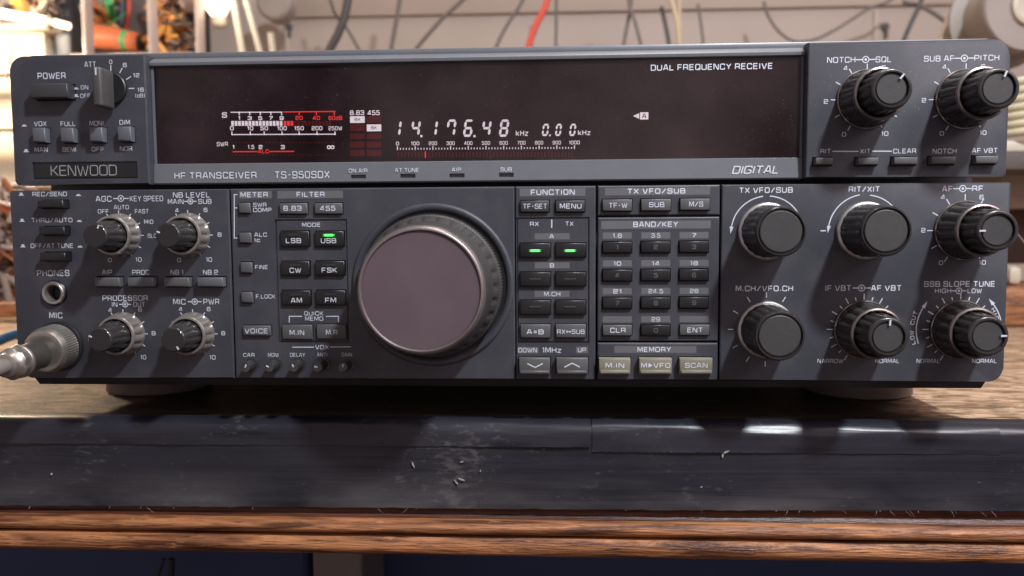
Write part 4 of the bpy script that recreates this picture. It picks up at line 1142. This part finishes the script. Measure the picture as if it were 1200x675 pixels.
for u0, u1, vs in ((608.2,644.6,((618,426),(627,430.6),(636,426))), (652,689,((661.5,430.2),(670.5,425.6),(679.5,430.2)))):
    b = button(pe, u0, u1, 419.6, 439.2, 0.0030, 'grey_key', bev=0.0005, lip=True)
    bm = bmesh.new(); pxline(bm, vs, 1.4, YL-0.0030); part('chevron', bm, M['print'], b)
pe.done()

# ======== band key block, three slabs ================================
zA = P(770, 252.6, YL).z; zB = P(770, 254.2, YL).z; zC = P(770, 400, YL).z; zD = P(770, 401.6, YL).z
pf = Panel('receiver_key_panel', 700.2, 842.4, YL, zA, zl)
pf.strip(709, 832, 219.8, 228.6); pf.text('TX VFO/SUB', 735, 803.2, 223.9, 6, thick=.25)
button(pf, 706.2, 740.6, 233.6, 247.2, 0.0014, 'grey_key', 'TF-W', lu=(713.4,735.2), lv=240.6)
button(pf, 751.6, 786.2, 233, 246.8, 0.0014, 'grey_key', 'SUB', lu=(760.5,778.5), lv=239.8)
button(pf, 797.2, 831.8, 232.6, 246.2, 0.0014, 'grey_key', 'M/S', lu=(807.6,824), lv=239.2)
pf.done()
pg = Panel('band_key_panel', 700.2, 842.4, YL, zC, zB)
pg.strip(704.5, 833, 258.6, 268); pg.text('BAND/KEY', 742, 794.6, 262.8, 6, thick=.25)
keys = [['1.8','3.5','7'],['10','14','18'],['21','24.5','28'],['','29','']]
rows = (276.2, 308.8, 341.4, 374.4)
kr = ((283.2, 296.4), (316, 329.4), (348.8, 361.9), (381, 393.8))
dig = (('1','2','3'),('4','5','6'),('7','8','9'),('','0',''))
for i in range(4):
    for j in range(3):
        cu = (723.4, 768.5, 813.4)[j] - i*0.0
        pg.strip(cu-17, cu+17, rows[i]-3.9-j*0.2, rows[i]+3.6-j*0.2)
        s_ = keys[i][j]
        if s_:
            wd = {1:5.2, 2:10, 3:10.5, 4:17}[len(s_)]
            if s_ in ('10','14','18'): wd = 9
            pg.text(s_, cu-wd/2, cu+wd/2, rows[i]-j*0.2, 4.8)
        if i < 3 or j == 1:
            wd = 4.6 if dig[i][j] != '1' else 2.4
            button(pg, cu-17, cu+17, kr[i][0]-j*0.25, kr[i][1]-j*0.25, 0.0013, 'black_key', dig[i][j], lab_mat='print_dim', lu=(cu-wd/2, cu+wd/2), lh=5)
button(pg, 706.4, 740.6, 381, 393.4, 0.0013, 'grey_key', 'CLR', lu=(715,733.2), lv=387)
button(pg, 796.8, 831.6, 380.6, 393, 0.0013, 'grey_key', 'ENT', lu=(805.5,823.5), lv=386.7)
pg.done()
ph_ = Panel('memory_key_panel', 700.2, 842.4, YL, zb, zD)
ph_.strip(720, 816, 405.4, 413.6); ph_.text('MEMORY', 747, 786.4, 409.5, 5.4, thick=.25)
for u0, u1, s_, a, b in ((702,738.8,'M.IN',709.5,731.5),(749.2,787.4,'M>VFO',751.4,785.6),(796.6,835,'SCAN',802.6,829.2)):
    button(ph_, u0, u1, 420, 439, 0.0030, 'cream_key', s_, lu=(a, b), lv=428.2, lh=5.4, bev=0.0005, lip=True)
ph_.done()

# ======== lower right block ===========================================
pr = Panel('knob_panel', 844.4, 0, YL, zb, zl, (0, 0.0052, 0.0006, 0), x1=0.201)
pr.text('TX VFO/SUB', 866, 929, 222.8, 6.2, thick=.25); pr.text('RIT/XIT', 994.4, 1031, 221.7, 6.2, thick=.25)
pr.text('AF', 1104, 1116.4, 221.3, 6.4, thick=.25); ring_icon(pr, 1128.2, 221, 11); pr.text('RF', 1139, 1152.3, 220.9, 6.4, thick=.25)
pr.text('M.CH/VFO.CH', 862, 929.4, 338, 6.2, thick=.25); pr.text('IF VBT', 967, 997.4, 337.5, 6.2); ring_icon(pr, 1009.6, 337.5, 10); pr.text('AF VBT', 1020.7, 1056.3, 337.5, 6.2, thick=.25)
pr.text('SSB SLOPE TUNE', 1082.6, 1166, 332.7, 6.2, thick=.25); pr.text('HIGH', 1095.5, 1114.5, 340.8, 5); ring_icon(pr, 1123.7, 340.8, 8.5, 3.3); pr.text('LOW', 1133.7, 1150.5, 340.8, 5)
for s_, u0, u1, v in (('NARROW',957.8,988,423),('NORMAL',1025.5,1054,423),('NORMAL',1074,1101.5,423),('NORMAL',1139,1168,423)): pr.text(s_, u0, u1, v, 4.6)
cf, cv, cr_, cmch = XZ(1129.7, 270), XZ(898.6, 271.2), XZ(1014, 270.4), XZ(897.4, 386)
cif, css = XZ(1011.6, 386), XZ(1124.5, 386)
single_knob(cv, YL); single_knob(cr_, YL); single_knob(cmch, YL)
dual_knob(cf, YL, -91, side=0.004); dual_knob(cif, YL, 4); dual_knob(css, YL, 88, hs=1.04)
dial_scale(pr, cf, 34, 41, [-150, -120, -90, -60, -30, 0, 30, 150], (('4',1102.5,1107.6,231,5),('6',1147.5,1152.6,231,5),('2',1079.4,1084.6,269.8,5),('0',1100,1105.2,308,5),('10',1147,1155.2,307.5,5)))
dial_scale(pr, cmch, 37, 43.5, [-150, -120, -90, -60, -30, 0, 30, 180])
A15 = [-150, -135, -120, -105, -90, -75, -60, -45, -30, -15, 0, 15, 30, 45]
dial_scale(pr, cif, 34.5, 41.5, A15, short=38.5); dial_scale(pr, css, 34.5, 41.5, A15, short=38.5)
def arc_arrow(pan, c, r, a0, a1, head=True, t=1.3):
    """arc in clock degrees; the arrow head sits at a1"""
    k = 0.000344; bm = bmesh.new(); n = 18
    pts = [Vector(c) + Vector((sin(radians(a0+(a1-a0)*i/n)), cos(radians(a0+(a1-a0)*i/n))))*r*k for i in range(n+1)]
    ribbon(bm, pts, t*k, False, pan.y - 0.00006, lambda a_, b_, y2: (a_, y2, b_))
    if head:
        d = (pts[-1]-pts[-2]).normalized(); nn = Vector((-d.y, d.x)); e = pts[-1]
        tri = [e + d*7*k, e + nn*2.3*k - d*1.5*k, e - nn*2.3*k - d*1.5*k]
        add_poly(bm, [(p.x, p.y) for p in tri], pan.y - 0.000066)
    part('turn_arrow', bm, M['print'], pan.o)
arc_arrow(pr, cv, 40.5, -7, -84); arc_arrow(pr, cv, 40.5, 4, 60, False)
arc_arrow(pr, cr_, 41.5, -10, -84); arc_arrow(pr, cr_, 40.5, 6, 60, False)
pr.lines('minus_mark', [[(961.5,270.5),(967.8,270.4)]], 1.5)
arc_arrow(pr, css, 48.5, -110, -57); arc_arrow(pr, css, 46.5, 78, 50)
def arc_text(pan, s, c, r, a_mid, h, adv, inward):
    bm = bmesh.new(); k = 0.000344
    n = len(s)
    for i, ch in enumerate(s):
        if ch == ' ': continue
        a = a_mid + (i-(n-1)/2)*adv
        ra = radians(a); pos = Vector(c) + Vector((sin(ra), cos(ra)))*r*k
        ang = -ra
        ca_, sa_ = cos(ang), sin(ang)
        toP = lambda x, z, y: (pos.x + x*ca_ - z*sa_, y, pos.y + x*sa_ + z*ca_)
        add_text(bm, ch, -2.3*k, 2.3*k, 0, h*k, pan.y - 0.00006, toP=toP)
    part('lettering', bm, M['print'], pan.o)
arc_text(pr, 'LOW CUT', css, 53.5, -88, 4.6, 6.2, False)
arc_text(pr, 'HIGH CUT', css, 43, 82, 4.2, 6.6, False)
pr.done()
# dark lip under the lower panels
bm = bar([(0.0004, zb-0.0001), (0.0034, 0.0080), (0.012, 0.0080), (0.012, zb-0.0001)], -0.1945, 0.1945)
part('bottom_lip', bm, M['case'])

# ------------------------------------------------------------------ microphone plug and its cable
mp = empty('microphone_plug', (cm[0], YL-0.0012, cm[1]))
thing(mp, 'silver knurled microphone plug with grey cable, screwed into the socket under MIC', 'plug')
def mpart(name, bm, mt, smooth=40):
    o = link(name, bm, mt, None, smooth); o.parent = mp
    o.matrix_parent_inverse = Matrix.Translation(mp.location).inverted(); return o
ax = Vector((0.0, -1, -0.07))
bm = bmesh.new(); add_lathe(bm, cm, YL-0.0012, [(8.9*MM,0),(9.5*MM,0.5*MM),(9.5*MM,1.0*MM,56,0.45*MM),(9.4*MM,6.6*MM,56,0.45*MM),(9.2*MM,7.0*MM),(8.8*MM,8.4*MM),(8.2*MM,9.6*MM),(6.2*MM,9.9*MM),(5.6*MM,9.6*MM),(0,9.6*MM)], 384, axis=ax)
mpart('coupling_ring', bm, M['nickel'])
cm2 = (cm[0]-0.0022, cm[1]-0.0013)
bm = bmesh.new(); add_lathe(bm, cm2, YL-0.0012, [(5.8*MM,8*MM),(5.7*MM,20.4*MM),(5.5*MM,20.6*MM)], 64, axis=ax)
mpart('barrel', bm, M['plug_neck'])
bm = bmesh.new(); add_lathe(bm, cm2, YL-0.0012, [(5.6*MM,20.2*MM),(6.5*MM,20.4*MM),(6.6*MM,20.8*MM),(6.6*MM,21.6*MM),(6.3*MM,22.0*MM),(5.8*MM,22.1*MM),(5.8*MM,22.7*MM),(6.4*MM,22.9*MM,6,0.5*MM),(6.4*MM,25.6*MM,6,0.5*MM),(5.8*MM,26.2*MM),(5.3*MM,26.6*MM),(4.6*MM,29.0*MM),(3.6*MM,29.6*MM),(2.8*MM,29.7*MM)], 96, axis=ax)
mpart('clamp_nut', bm, M['nickel'])
s0 = Vector((cm2[0], YL-0.0012, cm2[1])) + ax.normalized()*0.026
s1 = Vector((cm2[0], YL-0.0012, cm2[1])) + ax.normalized()*0.036
bm = bmesh.new(); add_tube(bm, [s0, s1, s1+Vector((-0.006,-0.008,-0.002)), s1+Vector((-0.05,-0.03,-0.014)), s1+Vector((-0.12,-0.035,-0.030)), s1+Vector((-0.3,-0.03,-0.042))], 0.0029, 20, 8)
mpart('cable', bm, M['foot'])

# ------------------------------------------------------------------ things behind the radio
def bgbox(name, u0, u1, v0, v1, y, d, mt, label, cat, group=None, kind=None, bev=0.002):
    x0, x1, z0, z1 = pxrect(u0, u1, v0, v1, y)
    bm = bmesh.new(); add_box(bm, x0, x1, y, y+d, z0, z1, bev, 2)
    return thing(link(name, bm, mt, None, 40), label, cat, group, kind)
def strut(name, a, b, y, wpx, d, mt, label, cat, group=None):
    """a flat bar from pixel a to pixel b standing at depth y"""
    p, q = P(*a, y), P(*b, y); dr = (q-p).normalized(); n = Vector((-dr.z, 0, dr.x))*(wpx*0.5*(y-CAM.y)/FPX)
    bm = bmesh.new(); v0 = [p+n, p-n, q-n, q+n]
    f = [bm.verts.new(x) for x in v0]; g_ = [bm.verts.new(x+Vector((0, d, 0))) for x in v0]
    bm.faces.new(f); bm.faces.new(g_[::-1])
    for i in range(4): bm.faces.new((f[i], g_[i], g_[(i+1) % 4], f[(i+1) % 4]))
    bmesh.ops.recalc_face_normals(bm, faces=list(bm.faces))
    return thing(link(name, bm, mt, None, 40), label, cat, group)
# long shelf board whose underside edge closes the top of the picture
x0, x1, z0, z1 = pxrect(330, 1500, -140, 9, YW-0.006)
bm = bmesh.new(); add_box(bm, x0, x1, YW-0.006, YW-0.001, z0, z1, 0.002, 2)
sh = thing(link('shelf_board', bm, M['wall_band'], None, 40), 'pinkish white board mounted across the wall above the radio', 'shelf')
for u, lab in ((337, 'thin upright joint strip on the wall near the thick black cable'), (1026, 'thin upright joint strip on the wall beside the hanging wire loop')):
    bgbox('joint_strip', u-3, u+3, 11, 160, YW-0.004, 0.0035, M['wall'], lab, 'strip', 'joint strips on the wall', bev=0.001)
for u, v, lab in ((338, 31, 'dark keyhole slot in the wall near the thick black cable'), (1038.5, 31, 'dark keyhole slot in the wall beside the hanging wire loop')):
    bm = bmesh.new(); c = P(u, v, YW-0.0045); add_lathe(bm, (c.x, c.z), YW-0.001, [(0.0045, 0), (0.0045, 0.0036), (0.003, 0.004), (0, 0.004)], 20)
    q = P(u+0.4, v+7, YW-0.0045); add_box(bm, q.x-0.0018, q.x+0.0018, YW-0.0046, YW-0.001, q.z-0.006, q.z+0.004)
    thing(link('keyhole_slot', bm, M['seam'], None, 40), lab, 'slot', 'keyhole slots in the wall')

def cable(pts, y, rpx, mt, label, group='cables hanging behind the radio', name='hanging_cable'):
    bm = bmesh.new()
    add_tube(bm, [P(u, v, y + (k[0] if k else 0)) for u, v, *k in pts], rpx*(y-CAM.y)/FPX, 10, 8)
    return thing(link(name, bm, mt, None, 60), label, 'cable', group)
cable([(412,-40),(406,10),(397,38),(380,75),(372,140)], 0.58, 5.0, M['cable_grey'], 'thick dark cable curving down behind the radio, thickest of the hanging cables')
cable([(382,-20),(392,15),(404,30),(416,50),(430,80),(440,140)], 0.62, 1.6, M['cable_grey'], 'thin dark wire crossing behind the thick dark cable')
cable([(474,-40),(467,10),(459,55),(455,90),(452,150)], 0.60, 2.6, M['cable_thin'], 'straight grey brown cable hanging alone between the thick dark cable and slanting ones')
cable([(556,-15),(540,2),(520,20),(502,40),(488,57),(470,85),(460,140)], 0.60, 2.4, M['cable_thin'], 'grey cable slanting across the wall, the one nearer the straight brown cable')
cable([(622,-20),(610,5),(594,30),(582,54),(572,85),(568,140)], 0.60, 2.0, M['cable_thin'], 'grey cable slanting down the wall just beside the red cable')
cable([(648,-30),(640,5),(628,30),(619,56),(612,90),(610,140)], 0.56, 3.8, M['cable_red'], 'bright red cable hanging behind the display')
cable([(652,-30),(652,10),(651.5,54),(651,140)], 0.63, 1.7, M['cable_thin'], 'thin straight dark wire hanging beside the red cable')
cable([(734,-30),(738,8),(744,25),(751,52),(756,80),(760,140)], 0.60, 2.0, M['cable_thin'], 'grey wire crossing another one, bending towards the cream cables')
cable([(742,-20),(739,8),(735,30),(731,53),(727,90),(726,140)], 0.61, 2.0, M['cable_thin'], 'grey wire crossing another one, bending away from the cream cables')
cable([(775,8),(779,25),(784,52),(788,90),(790,140)], 0.64, 2.4, M['cable_grey'], 'short dark wire coming from under the pink board beside the cream cables')
cable([(780,-30),(788,5),(793,25),(796,52),(797,90),(797,140)], 0.57, 3.0, M['cable_cream'], 'glossy cream cable hanging down, the more curved one of the pair')
cable([(797,-30),(796,5),(797,40),(799,90)], 0.585, 2.0, M['cable_cream'], 'thin cream cable hanging straight behind the curved cream one')
cable([(818,5),(821,25),(824,50),(825,90),(825,140)], 0.65, 1.6, M['cable_thin'], 'faint grey wire hanging alone near the cream cables')
cable([(895,2),(900,18),(912,36),(930,48),(955,46),(980,34),(1002,20),(1018,10),(1040,2),(1060,-12)], 0.66, 1.7, M['cable_thin'], 'thin grey wire hanging in a wide loop on the wall')
cable([(1086,-20),(1078,5),(1070,22),(1060,45),(1050,75),(1044,140)], 0.60, 2.6, M['cable_grey'], 'dark cable slanting down beside the keyhole slot')
cable([(1058,2),(1080,8),(1098,18),(1118,34),(1140,55),(1150,90)], 0.62, 2.4, M['cable_thin'], 'grey cable arching across towards the cream slanting bar')

# slanting cream bar and the big reel at the upper corner
strut('slanting_bar', (1152,-40), (1108,60), 0.50, 20, 0.012, M['cream'], 'cream slanting plastic bar behind the reel', 'bar')
c = P(1206, 8, 0.44); rr = 50*(0.44-CAM.y)/FPX
reel = empty('wire_reel', (c.x, 0.44, c.z)); thing(reel, 'large grey reel with pale hub standing at the upper corner of the picture', 'reel')
def rpart(name, bm, mt):
    o = link(name, bm, mt, None, 40); o.parent = reel; o.matrix_parent_inverse = Matrix.Translation(reel.location).inverted()
bm = bmesh.new(); add_lathe(bm, (c.x, c.z), 0.44, [(0, -0.05), (rr*1.17, -0.05), (rr*1.17, -0.046), (rr*0.9, -0.044), (rr*0.9, -0.004), (rr, -0.002), (rr, 0.001), (rr*0.96, 0.003), (rr*0.45, 0.003)], 64)
rpart('flange', bm, M['spool'])
bm = bmesh.new(); add_lathe(bm, (c.x, c.z), 0.44, [(rr*0.44, 0.002), (rr*0.43, 0.007), (rr*0.36, 0.008), (rr*0.33, 0.004), (0, 0.003)], 48)
rpart('hub', bm, M['cream'])
# coil of pale wire beside the case
c = P(1212, 122, 0.32)
bm = bmesh.new(); pts = []
R_ = 0.024
for i in range(161):
    a = 2*pi*7*i/160
    pts.append((c.x + R_*cos(a), 0.32 + R_*0.8*sin(a), c.z + 0.022 - 0.044*i/160 + 0.004*cos(a)))
add_tube(bm, pts, 0.0034, 8, 2)
thing(link('wire_coil', bm, M['coil'], None, 60), 'coil of pale shiny wire standing on the pale box behind the radio', 'coil')
bgbox('pale_box', 1179, 1330, 164, 177, 0.31, 0.08, M['cream'], 'flat pale box lying on the dark slab under the wire coil', 'box', bev=0.001)
bgbox('dark_gap_slab', 1165, 1330, 177.5, 198, 0.30, 0.12, M['seam'], 'dark slab standing for the dark gap below the flat pale box', 'shelf', bev=0.001)  # dark slab put in where there is only a dark gap
bgbox('grey_block', 1172, 1330, 198.6, 244, 0.36, 0.10, M['spool'], 'grey pinkish block below the dark slab', 'block')
bgbox('dark_equipment', 1168, 1330, 245, 309, 0.40, 0.12, M['dull'], 'dark brown equipment case standing behind the wooden block', 'equipment')
bgbox('brass_fitting', 1183, 1199, 312, 334, 0.335, 0.015, M['cream'], 'small cream fitting with rounded corners on top of the wooden block', 'fitting', bev=0.004)
zz = P(1190, 335, 0.33).z
x0 = P(1172, 350, 0.33).x; x1 = P(1400, 350, 0.33).x
bm = bmesh.new(); add_box(bm, x0, x1, 0.33, 0.40, ZT+0.0002, zz, 0.003, 2)
thing(link('wooden_block', bm, M['bead_wood'], None, 40), 'brown wooden block lying on the bench beside the radio', 'block')
cable([(1172,255,0),(1190,272,0),(1215,300,0),(1260,330,0)], 0.12, 1.1, M['cable_thin'], 'thin grey wire running off beside the AF knob', None, 'thin_wire')

# glowing lamps and clutter at the other side
lampz = empty('tube_lamp', P(0, 10, 0.46)); thing(lampz, 'slanting glowing tube lamp with clear end cap', 'lamp')
LI = Matrix.Translation(lampz.location).inverted()
def lpart(name, bm, mt):
    o = link(name, bm, mt, None, 60); o.parent = lampz; o.matrix_parent_inverse = LI
bm = bmesh.new(); add_tube(bm, [P(-160, -10, 0.46), P(-40, 9, 0.46), P(53, 24.5, 0.46)], 5.2*0.78/FPX, 14, 4); lpart('tube', bm, M['lamp_glow'])
bm = bmesh.new(); add_tube(bm, [P(53.5, 24.6, 0.46), P(64, 26.5, 0.46)], 4.6*0.78/FPX, 14, 4); lpart('collar', bm, M['cream'])
bm = bmesh.new(); add_tube(bm, [P(64.3, 26.6, 0.46), P(81, 31, 0.46)], 4.3*0.78/FPX, 14, 4); lpart('tip', bm, M['bulb_glow'])
pl = P(-150, -8, 0.40)
lp = lamp('tube_lamp_light', 'POINT', pl, 5.6, (1.0, 0.82, 0.58), 0.03)
bl = empty('bench_lamp', P(243, 5, 0.52)); thing(bl, 'glowing pear shaped bulb in a white holder above the display', 'lamp')
BI = Matrix.Translation(bl.location).inverted()
def blpart(name, bm, mt):
    o = link(name, bm, mt, None, 60); o.parent = bl; o.matrix_parent_inverse = BI
k_ = 0.84/FPX
c = P(252, -12, 0.52); tip = P(257, 24, 0.52)
bm = bmesh.new(); add_lathe(bm, (c.x, c.z), 0.52, [(0, -30*k_), (14*k_, -26*k_), (19*k_, -10*k_), (19*k_, 4*k_), (14*k_, 20*k_), (8*k_, 30*k_), (0, 34*k_)], 32, axis=(tip-c)); blpart('bulb', bm, M['bulb_glow'])
bm = bmesh.new(); add_lathe(bm, (tip.x, tip.z), 0.52, [(0, -3*k_), (9*k_, -3*k_), (9.5*k_, 4*k_), (7*k_, 8*k_), (0, 9*k_)], 24, axis=(tip-c)); blpart('bulb_base', bm, M['cream'])
bm = bmesh.new(); cc = P(222, -30, 0.54); add_lathe(bm, (cc.x, cc.z), 0.54, [(0, -20*k_), (22*k_, -18*k_), (18*k_, 40*k_), (0, 46*k_)], 32, axis=(0.25, 0, -1)); blpart('shade', bm, M['clear'])
lp2 = lamp('bench_lamp_light', 'POINT', P(254, -6, 0.47), 0.12, (1.0, 0.80, 0.58), 0.02)

litb = bgbox('lit_box', -120, 56, 36, 220, 0.55, 0.05, M['cream'], 'cream white box lit brightly by the tube lamp', 'box')
o = bgbox('lid', -120, 60, 28, 36.5, 0.54, 0.05, M['cream'], '', '')
for k_ in ('label', 'category'): del o[k_]
o.parent = litb
bgbox('blue_post', 62, 81, -60, 70, 0.56, 0.03, M['slate'], 'slate blue upright post between the lit box and the parts drawers', 'post')
pcab = empty('parts_cabinet', P(155, 140, 0.55)); thing(pcab, 'cloudy plastic parts cabinet with open compartments full of loose components', 'cabinet')
def kid(o, par):
    for k_ in ('label', 'category', 'group'):
        if k_ in o: del o[k_]
    o.parent = par; o.matrix_parent_inverse = Matrix.Translation(par.location).inverted()
kid(bgbox('cabinet_back', 82, 228, -60, 140, 0.66, 0.02, M['dull'], '', ''), pcab)
for u, lab in ((98.5, 'pale upright drawer divider beside the slate post'), (175.5, 'pale upright drawer divider between orange tube and brown parts'), (231, 'pale upright drawer divider beside the glowing bulb')):
    kid(bgbox('divider', u-2.5, u+2.5, -60, 140, 0.50, 0.015, M['clear'], lab, 'divider', bev=0.0008), pcab)
kid(bgbox('compartment_floor', 82, 231, 61, 140, 0.515, 0.12, M['clear'], '', ''), pcab)
kid(bgbox('cloudy_sheet', 83, 96.5, -20, 60, 0.64, 0.004, M['cloud'], '', ''), pcab)
kid(bgbox('cloudy_sheet', 140, 173, -20, 60, 0.64, 0.004, M['cloud'], '', ''), pcab)
# orange tube with green band
tb = empty('orange_tube', P(138, 45, 0.55)); thing(tb, 'orange tubular component with a green band lying in the tray', 'component')
TI = Matrix.Translation(tb.location).inverted()
def tpart(name, bm, mt):
    o = link(name, bm, mt, None, 40); o.parent = tb; o.matrix_parent_inverse = TI
pa_, pb_ = P(112, 42, 0.55), P(165, 50, 0.55); k_ = 0.87/FPX; dd = (pb_-pa_)
def seg(t0, t1, r0, r1):
    bm = bmesh.new(); a = pa_ + dd*t0
    L_ = dd.length*(t1-t0)
    add_lathe(bm, (a.x, a.z), a.y, [(0, 0), (r0, 0), (r1, L_), (0, L_)], 32, axis=dd); return bm
tpart('sleeve', seg(0.0, 0.64, 14.5*k_, 12*k_), M['orange']); tpart('band', seg(0.64, 0.75, 12*k_, 11.6*k_), M['green']); tpart('sleeve', seg(0.75, 0.98, 11.6*k_, 10.5*k_), M['orange']); tpart('end_cap', seg(0.98, 1.05, 9*k_, 8*k_), M['case']); tpart('end_cap', seg(-0.1, 0.0, 13*k_, 14*k_), M['clear'])
cable([(152,-30),(151,10),(149,25),(147,45)], 0.60, 2.4, M['cable_red'], 'dark red wire rising behind the orange tube', None, 'red_wire')
cable([(143,-30),(143,10),(142,45)], 0.61, 4.5, M['slate'], 'dark slate cable rising beside the dark red wire', None, 'slate_cable')
bm = bmesh.new(); c = P(24, 9, 0.49); k_ = 0.81/FPX; add_lathe(bm, (c.x, c.z), 0.49, [(0, -8*k_), (9.5*k_, -8*k_), (10*k_, 6*k_), (6*k_, 9*k_), (0, 9*k_)], 32, axis=(0.5, -0.8, 0.1))
kk = thing(link('amber_cap', bm, M['amber'], None, 40), 'round amber cap above the slanting tube lamp', 'cap')
bm = bmesh.new(); c = P(10.5, 9, 0.48); add_lathe(bm, (c.x, c.z), 0.48, [(0, -4*k_), (4.5*k_, -4*k_), (4*k_, 5*k_), (0, 6*k_)], 20, axis=(-1, -0.6, 0)); thing(link('black_stud', bm, M['case'], None, 40), 'small black stud beside the round amber cap', 'stud')
# loose brown parts in the drawers: a jumble nobody could count
def jumble(name, u0, u1, v0, v1, y, n, mts, label):
    rnd = random.Random(int(u0*7+v0))
    bm = bmesh.new()
    for i in range(n):
        a = P(rnd.uniform(u0, u1), rnd.uniform(v0, v1), y + rnd.uniform(0, 0.05))
        d = Vector((rnd.uniform(-1, 1), rnd.uniform(-.4, .4), rnd.uniform(-1, 1))).normalized()*rnd.uniform(0.006, 0.022)
        nf = len(bm.faces)
        add_tube(bm, [a-d, a+d*0.1+Vector((0, 0, rnd.uniform(-.004, .004))), a+d], rnd.uniform(0.0010, 0.0042), 7, 3)
        bm.faces.ensure_lookup_table()
        mi = rnd.randrange(len(mts))
        for f in bm.faces[nf:]: f.material_index = mi
    o = link(name, bm, None, None, 60, mats=mts); o['kind'] = 'stuff'; o['label'] = label
    return o
jumble('loose_parts', 180, 214, -15, 66, 0.54, 80, [M['copper'], M['dull'], M['amber'], M['clear']], 'jumble of brown and copper parts in a drawer')
jumble('loose_parts', 101, 130, -15, 34, 0.56, 45, [M['copper'], M['dull'], M['amber'], M['green'], M['cream']], 'jumble of small coloured parts above the orange tube')
jumble('loose_parts', 28, 64, -18, 20, 0.52, 60, [M['copper'], M['dull'], M['cream'], M['clear']], 'jumble of brown parts above the glowing tube')
jumble('copper_scraps', -40, 26, 222, 346, 0.40, 120, [M['copper'], M['orange'], M['spool'], M['clear'], M['dull']], 'heap of copper coloured scraps and wires behind the radio')
bgbox('dark_cabinet_side', 207, 226, -60, 140, 0.60, 0.05, M['case'], 'dark upright slab beside the brown parts', 'slab')
# struts of a lamp arm
AG = 'slanting rods of the lamp arm'
strut('lamp_arm_rod', (262,-60), (283,62), 0.50, 6, 0.006, M['cream'], 'pale slanting rod nearest the glowing bulb', 'rod', AG)
strut('lamp_arm_rod', (276,-40), (304,62), 0.50, 5, 0.006, M['cream'], 'pale slanting rod beside the grey rod gap, farther from the bulb', 'rod', AG)
strut('pale_peg', (316,38), (319.5,66), 0.55, 5.5, 0.006, M['cream'], 'short pale peg below the rounded grey bracket', 'peg')
c = P(322, 4, 0.64); k_ = 0.96/FPX
bm = bmesh.new(); add_lathe(bm, (c.x, c.z), 0.64, [(0, -0.02), (20*k_, -0.02), (20*k_, 0.003), (17*k_, 0.006), (0, 0.006)], 40)
thing(link('grey_bracket', bm, M['spool'], None, 40), 'rounded grey bracket on the wall above the short pale peg', 'bracket')
# wires and rails at the far edge
cable([(-10,15),(0,25),(7,38),(13,52),(14,62),(10,75),(8,100)], 0.50, 1.3, M['cable_thin'], 'thin brown wire bowed in front of the lit box, the longer curve', 'thin wires in front of the lit box', 'thin_wire')
cable([(-12,28),(-3,42),(4,55),(12,70),(16,95)], 0.505, 1.1, M['cable_thin'], 'thin brown wire in front of the lit box, the straighter one', 'thin wires in front of the lit box', 'thin_wire')
bgbox('white_rail', -120, 40, 80, 88, 0.50, 0.02, M['clear'], 'pale rail across the lit box, upper one', 'rail', 'pale rails on the lit box')
bgbox('white_rail', -120, 40, 147, 153, 0.50, 0.02, M['clear'], 'pale rail across the lit box, lower one', 'rail', 'pale rails on the lit box')
bgbox('bench_rail', -160, 60, 347, 354, 0.42, 0.02, M['spool'], 'grey rail lying at the back of the bench below the copper scraps', 'rail')
bgbox('wood_strip', -160, 60, 356, 372, 0.36, 0.02, M['bead_wood'], 'brown wood strip lying on the bench below the grey rail', 'strip')
cable([(-60,412),(-10,402),(12,394),(40,386),(70,380)], 0.16, 6.0, M['blue'], 'thick bright blue cable lying behind the microphone plug', None, 'blue_cable')
# cables under the bench
for pts, lab in (([(182,690),(186,672),(192,655)], 'thin black cable slanting in front of the navy bin'), ([(200,700),(200,680),(201,655)], 'thicker black cable hanging straight in front of the navy bin')):
    cable(pts, 0.17, 2.2 if 'thin ' in lab else 4.0, M['case'], lab, 'cables under the bench', 'black_cable')
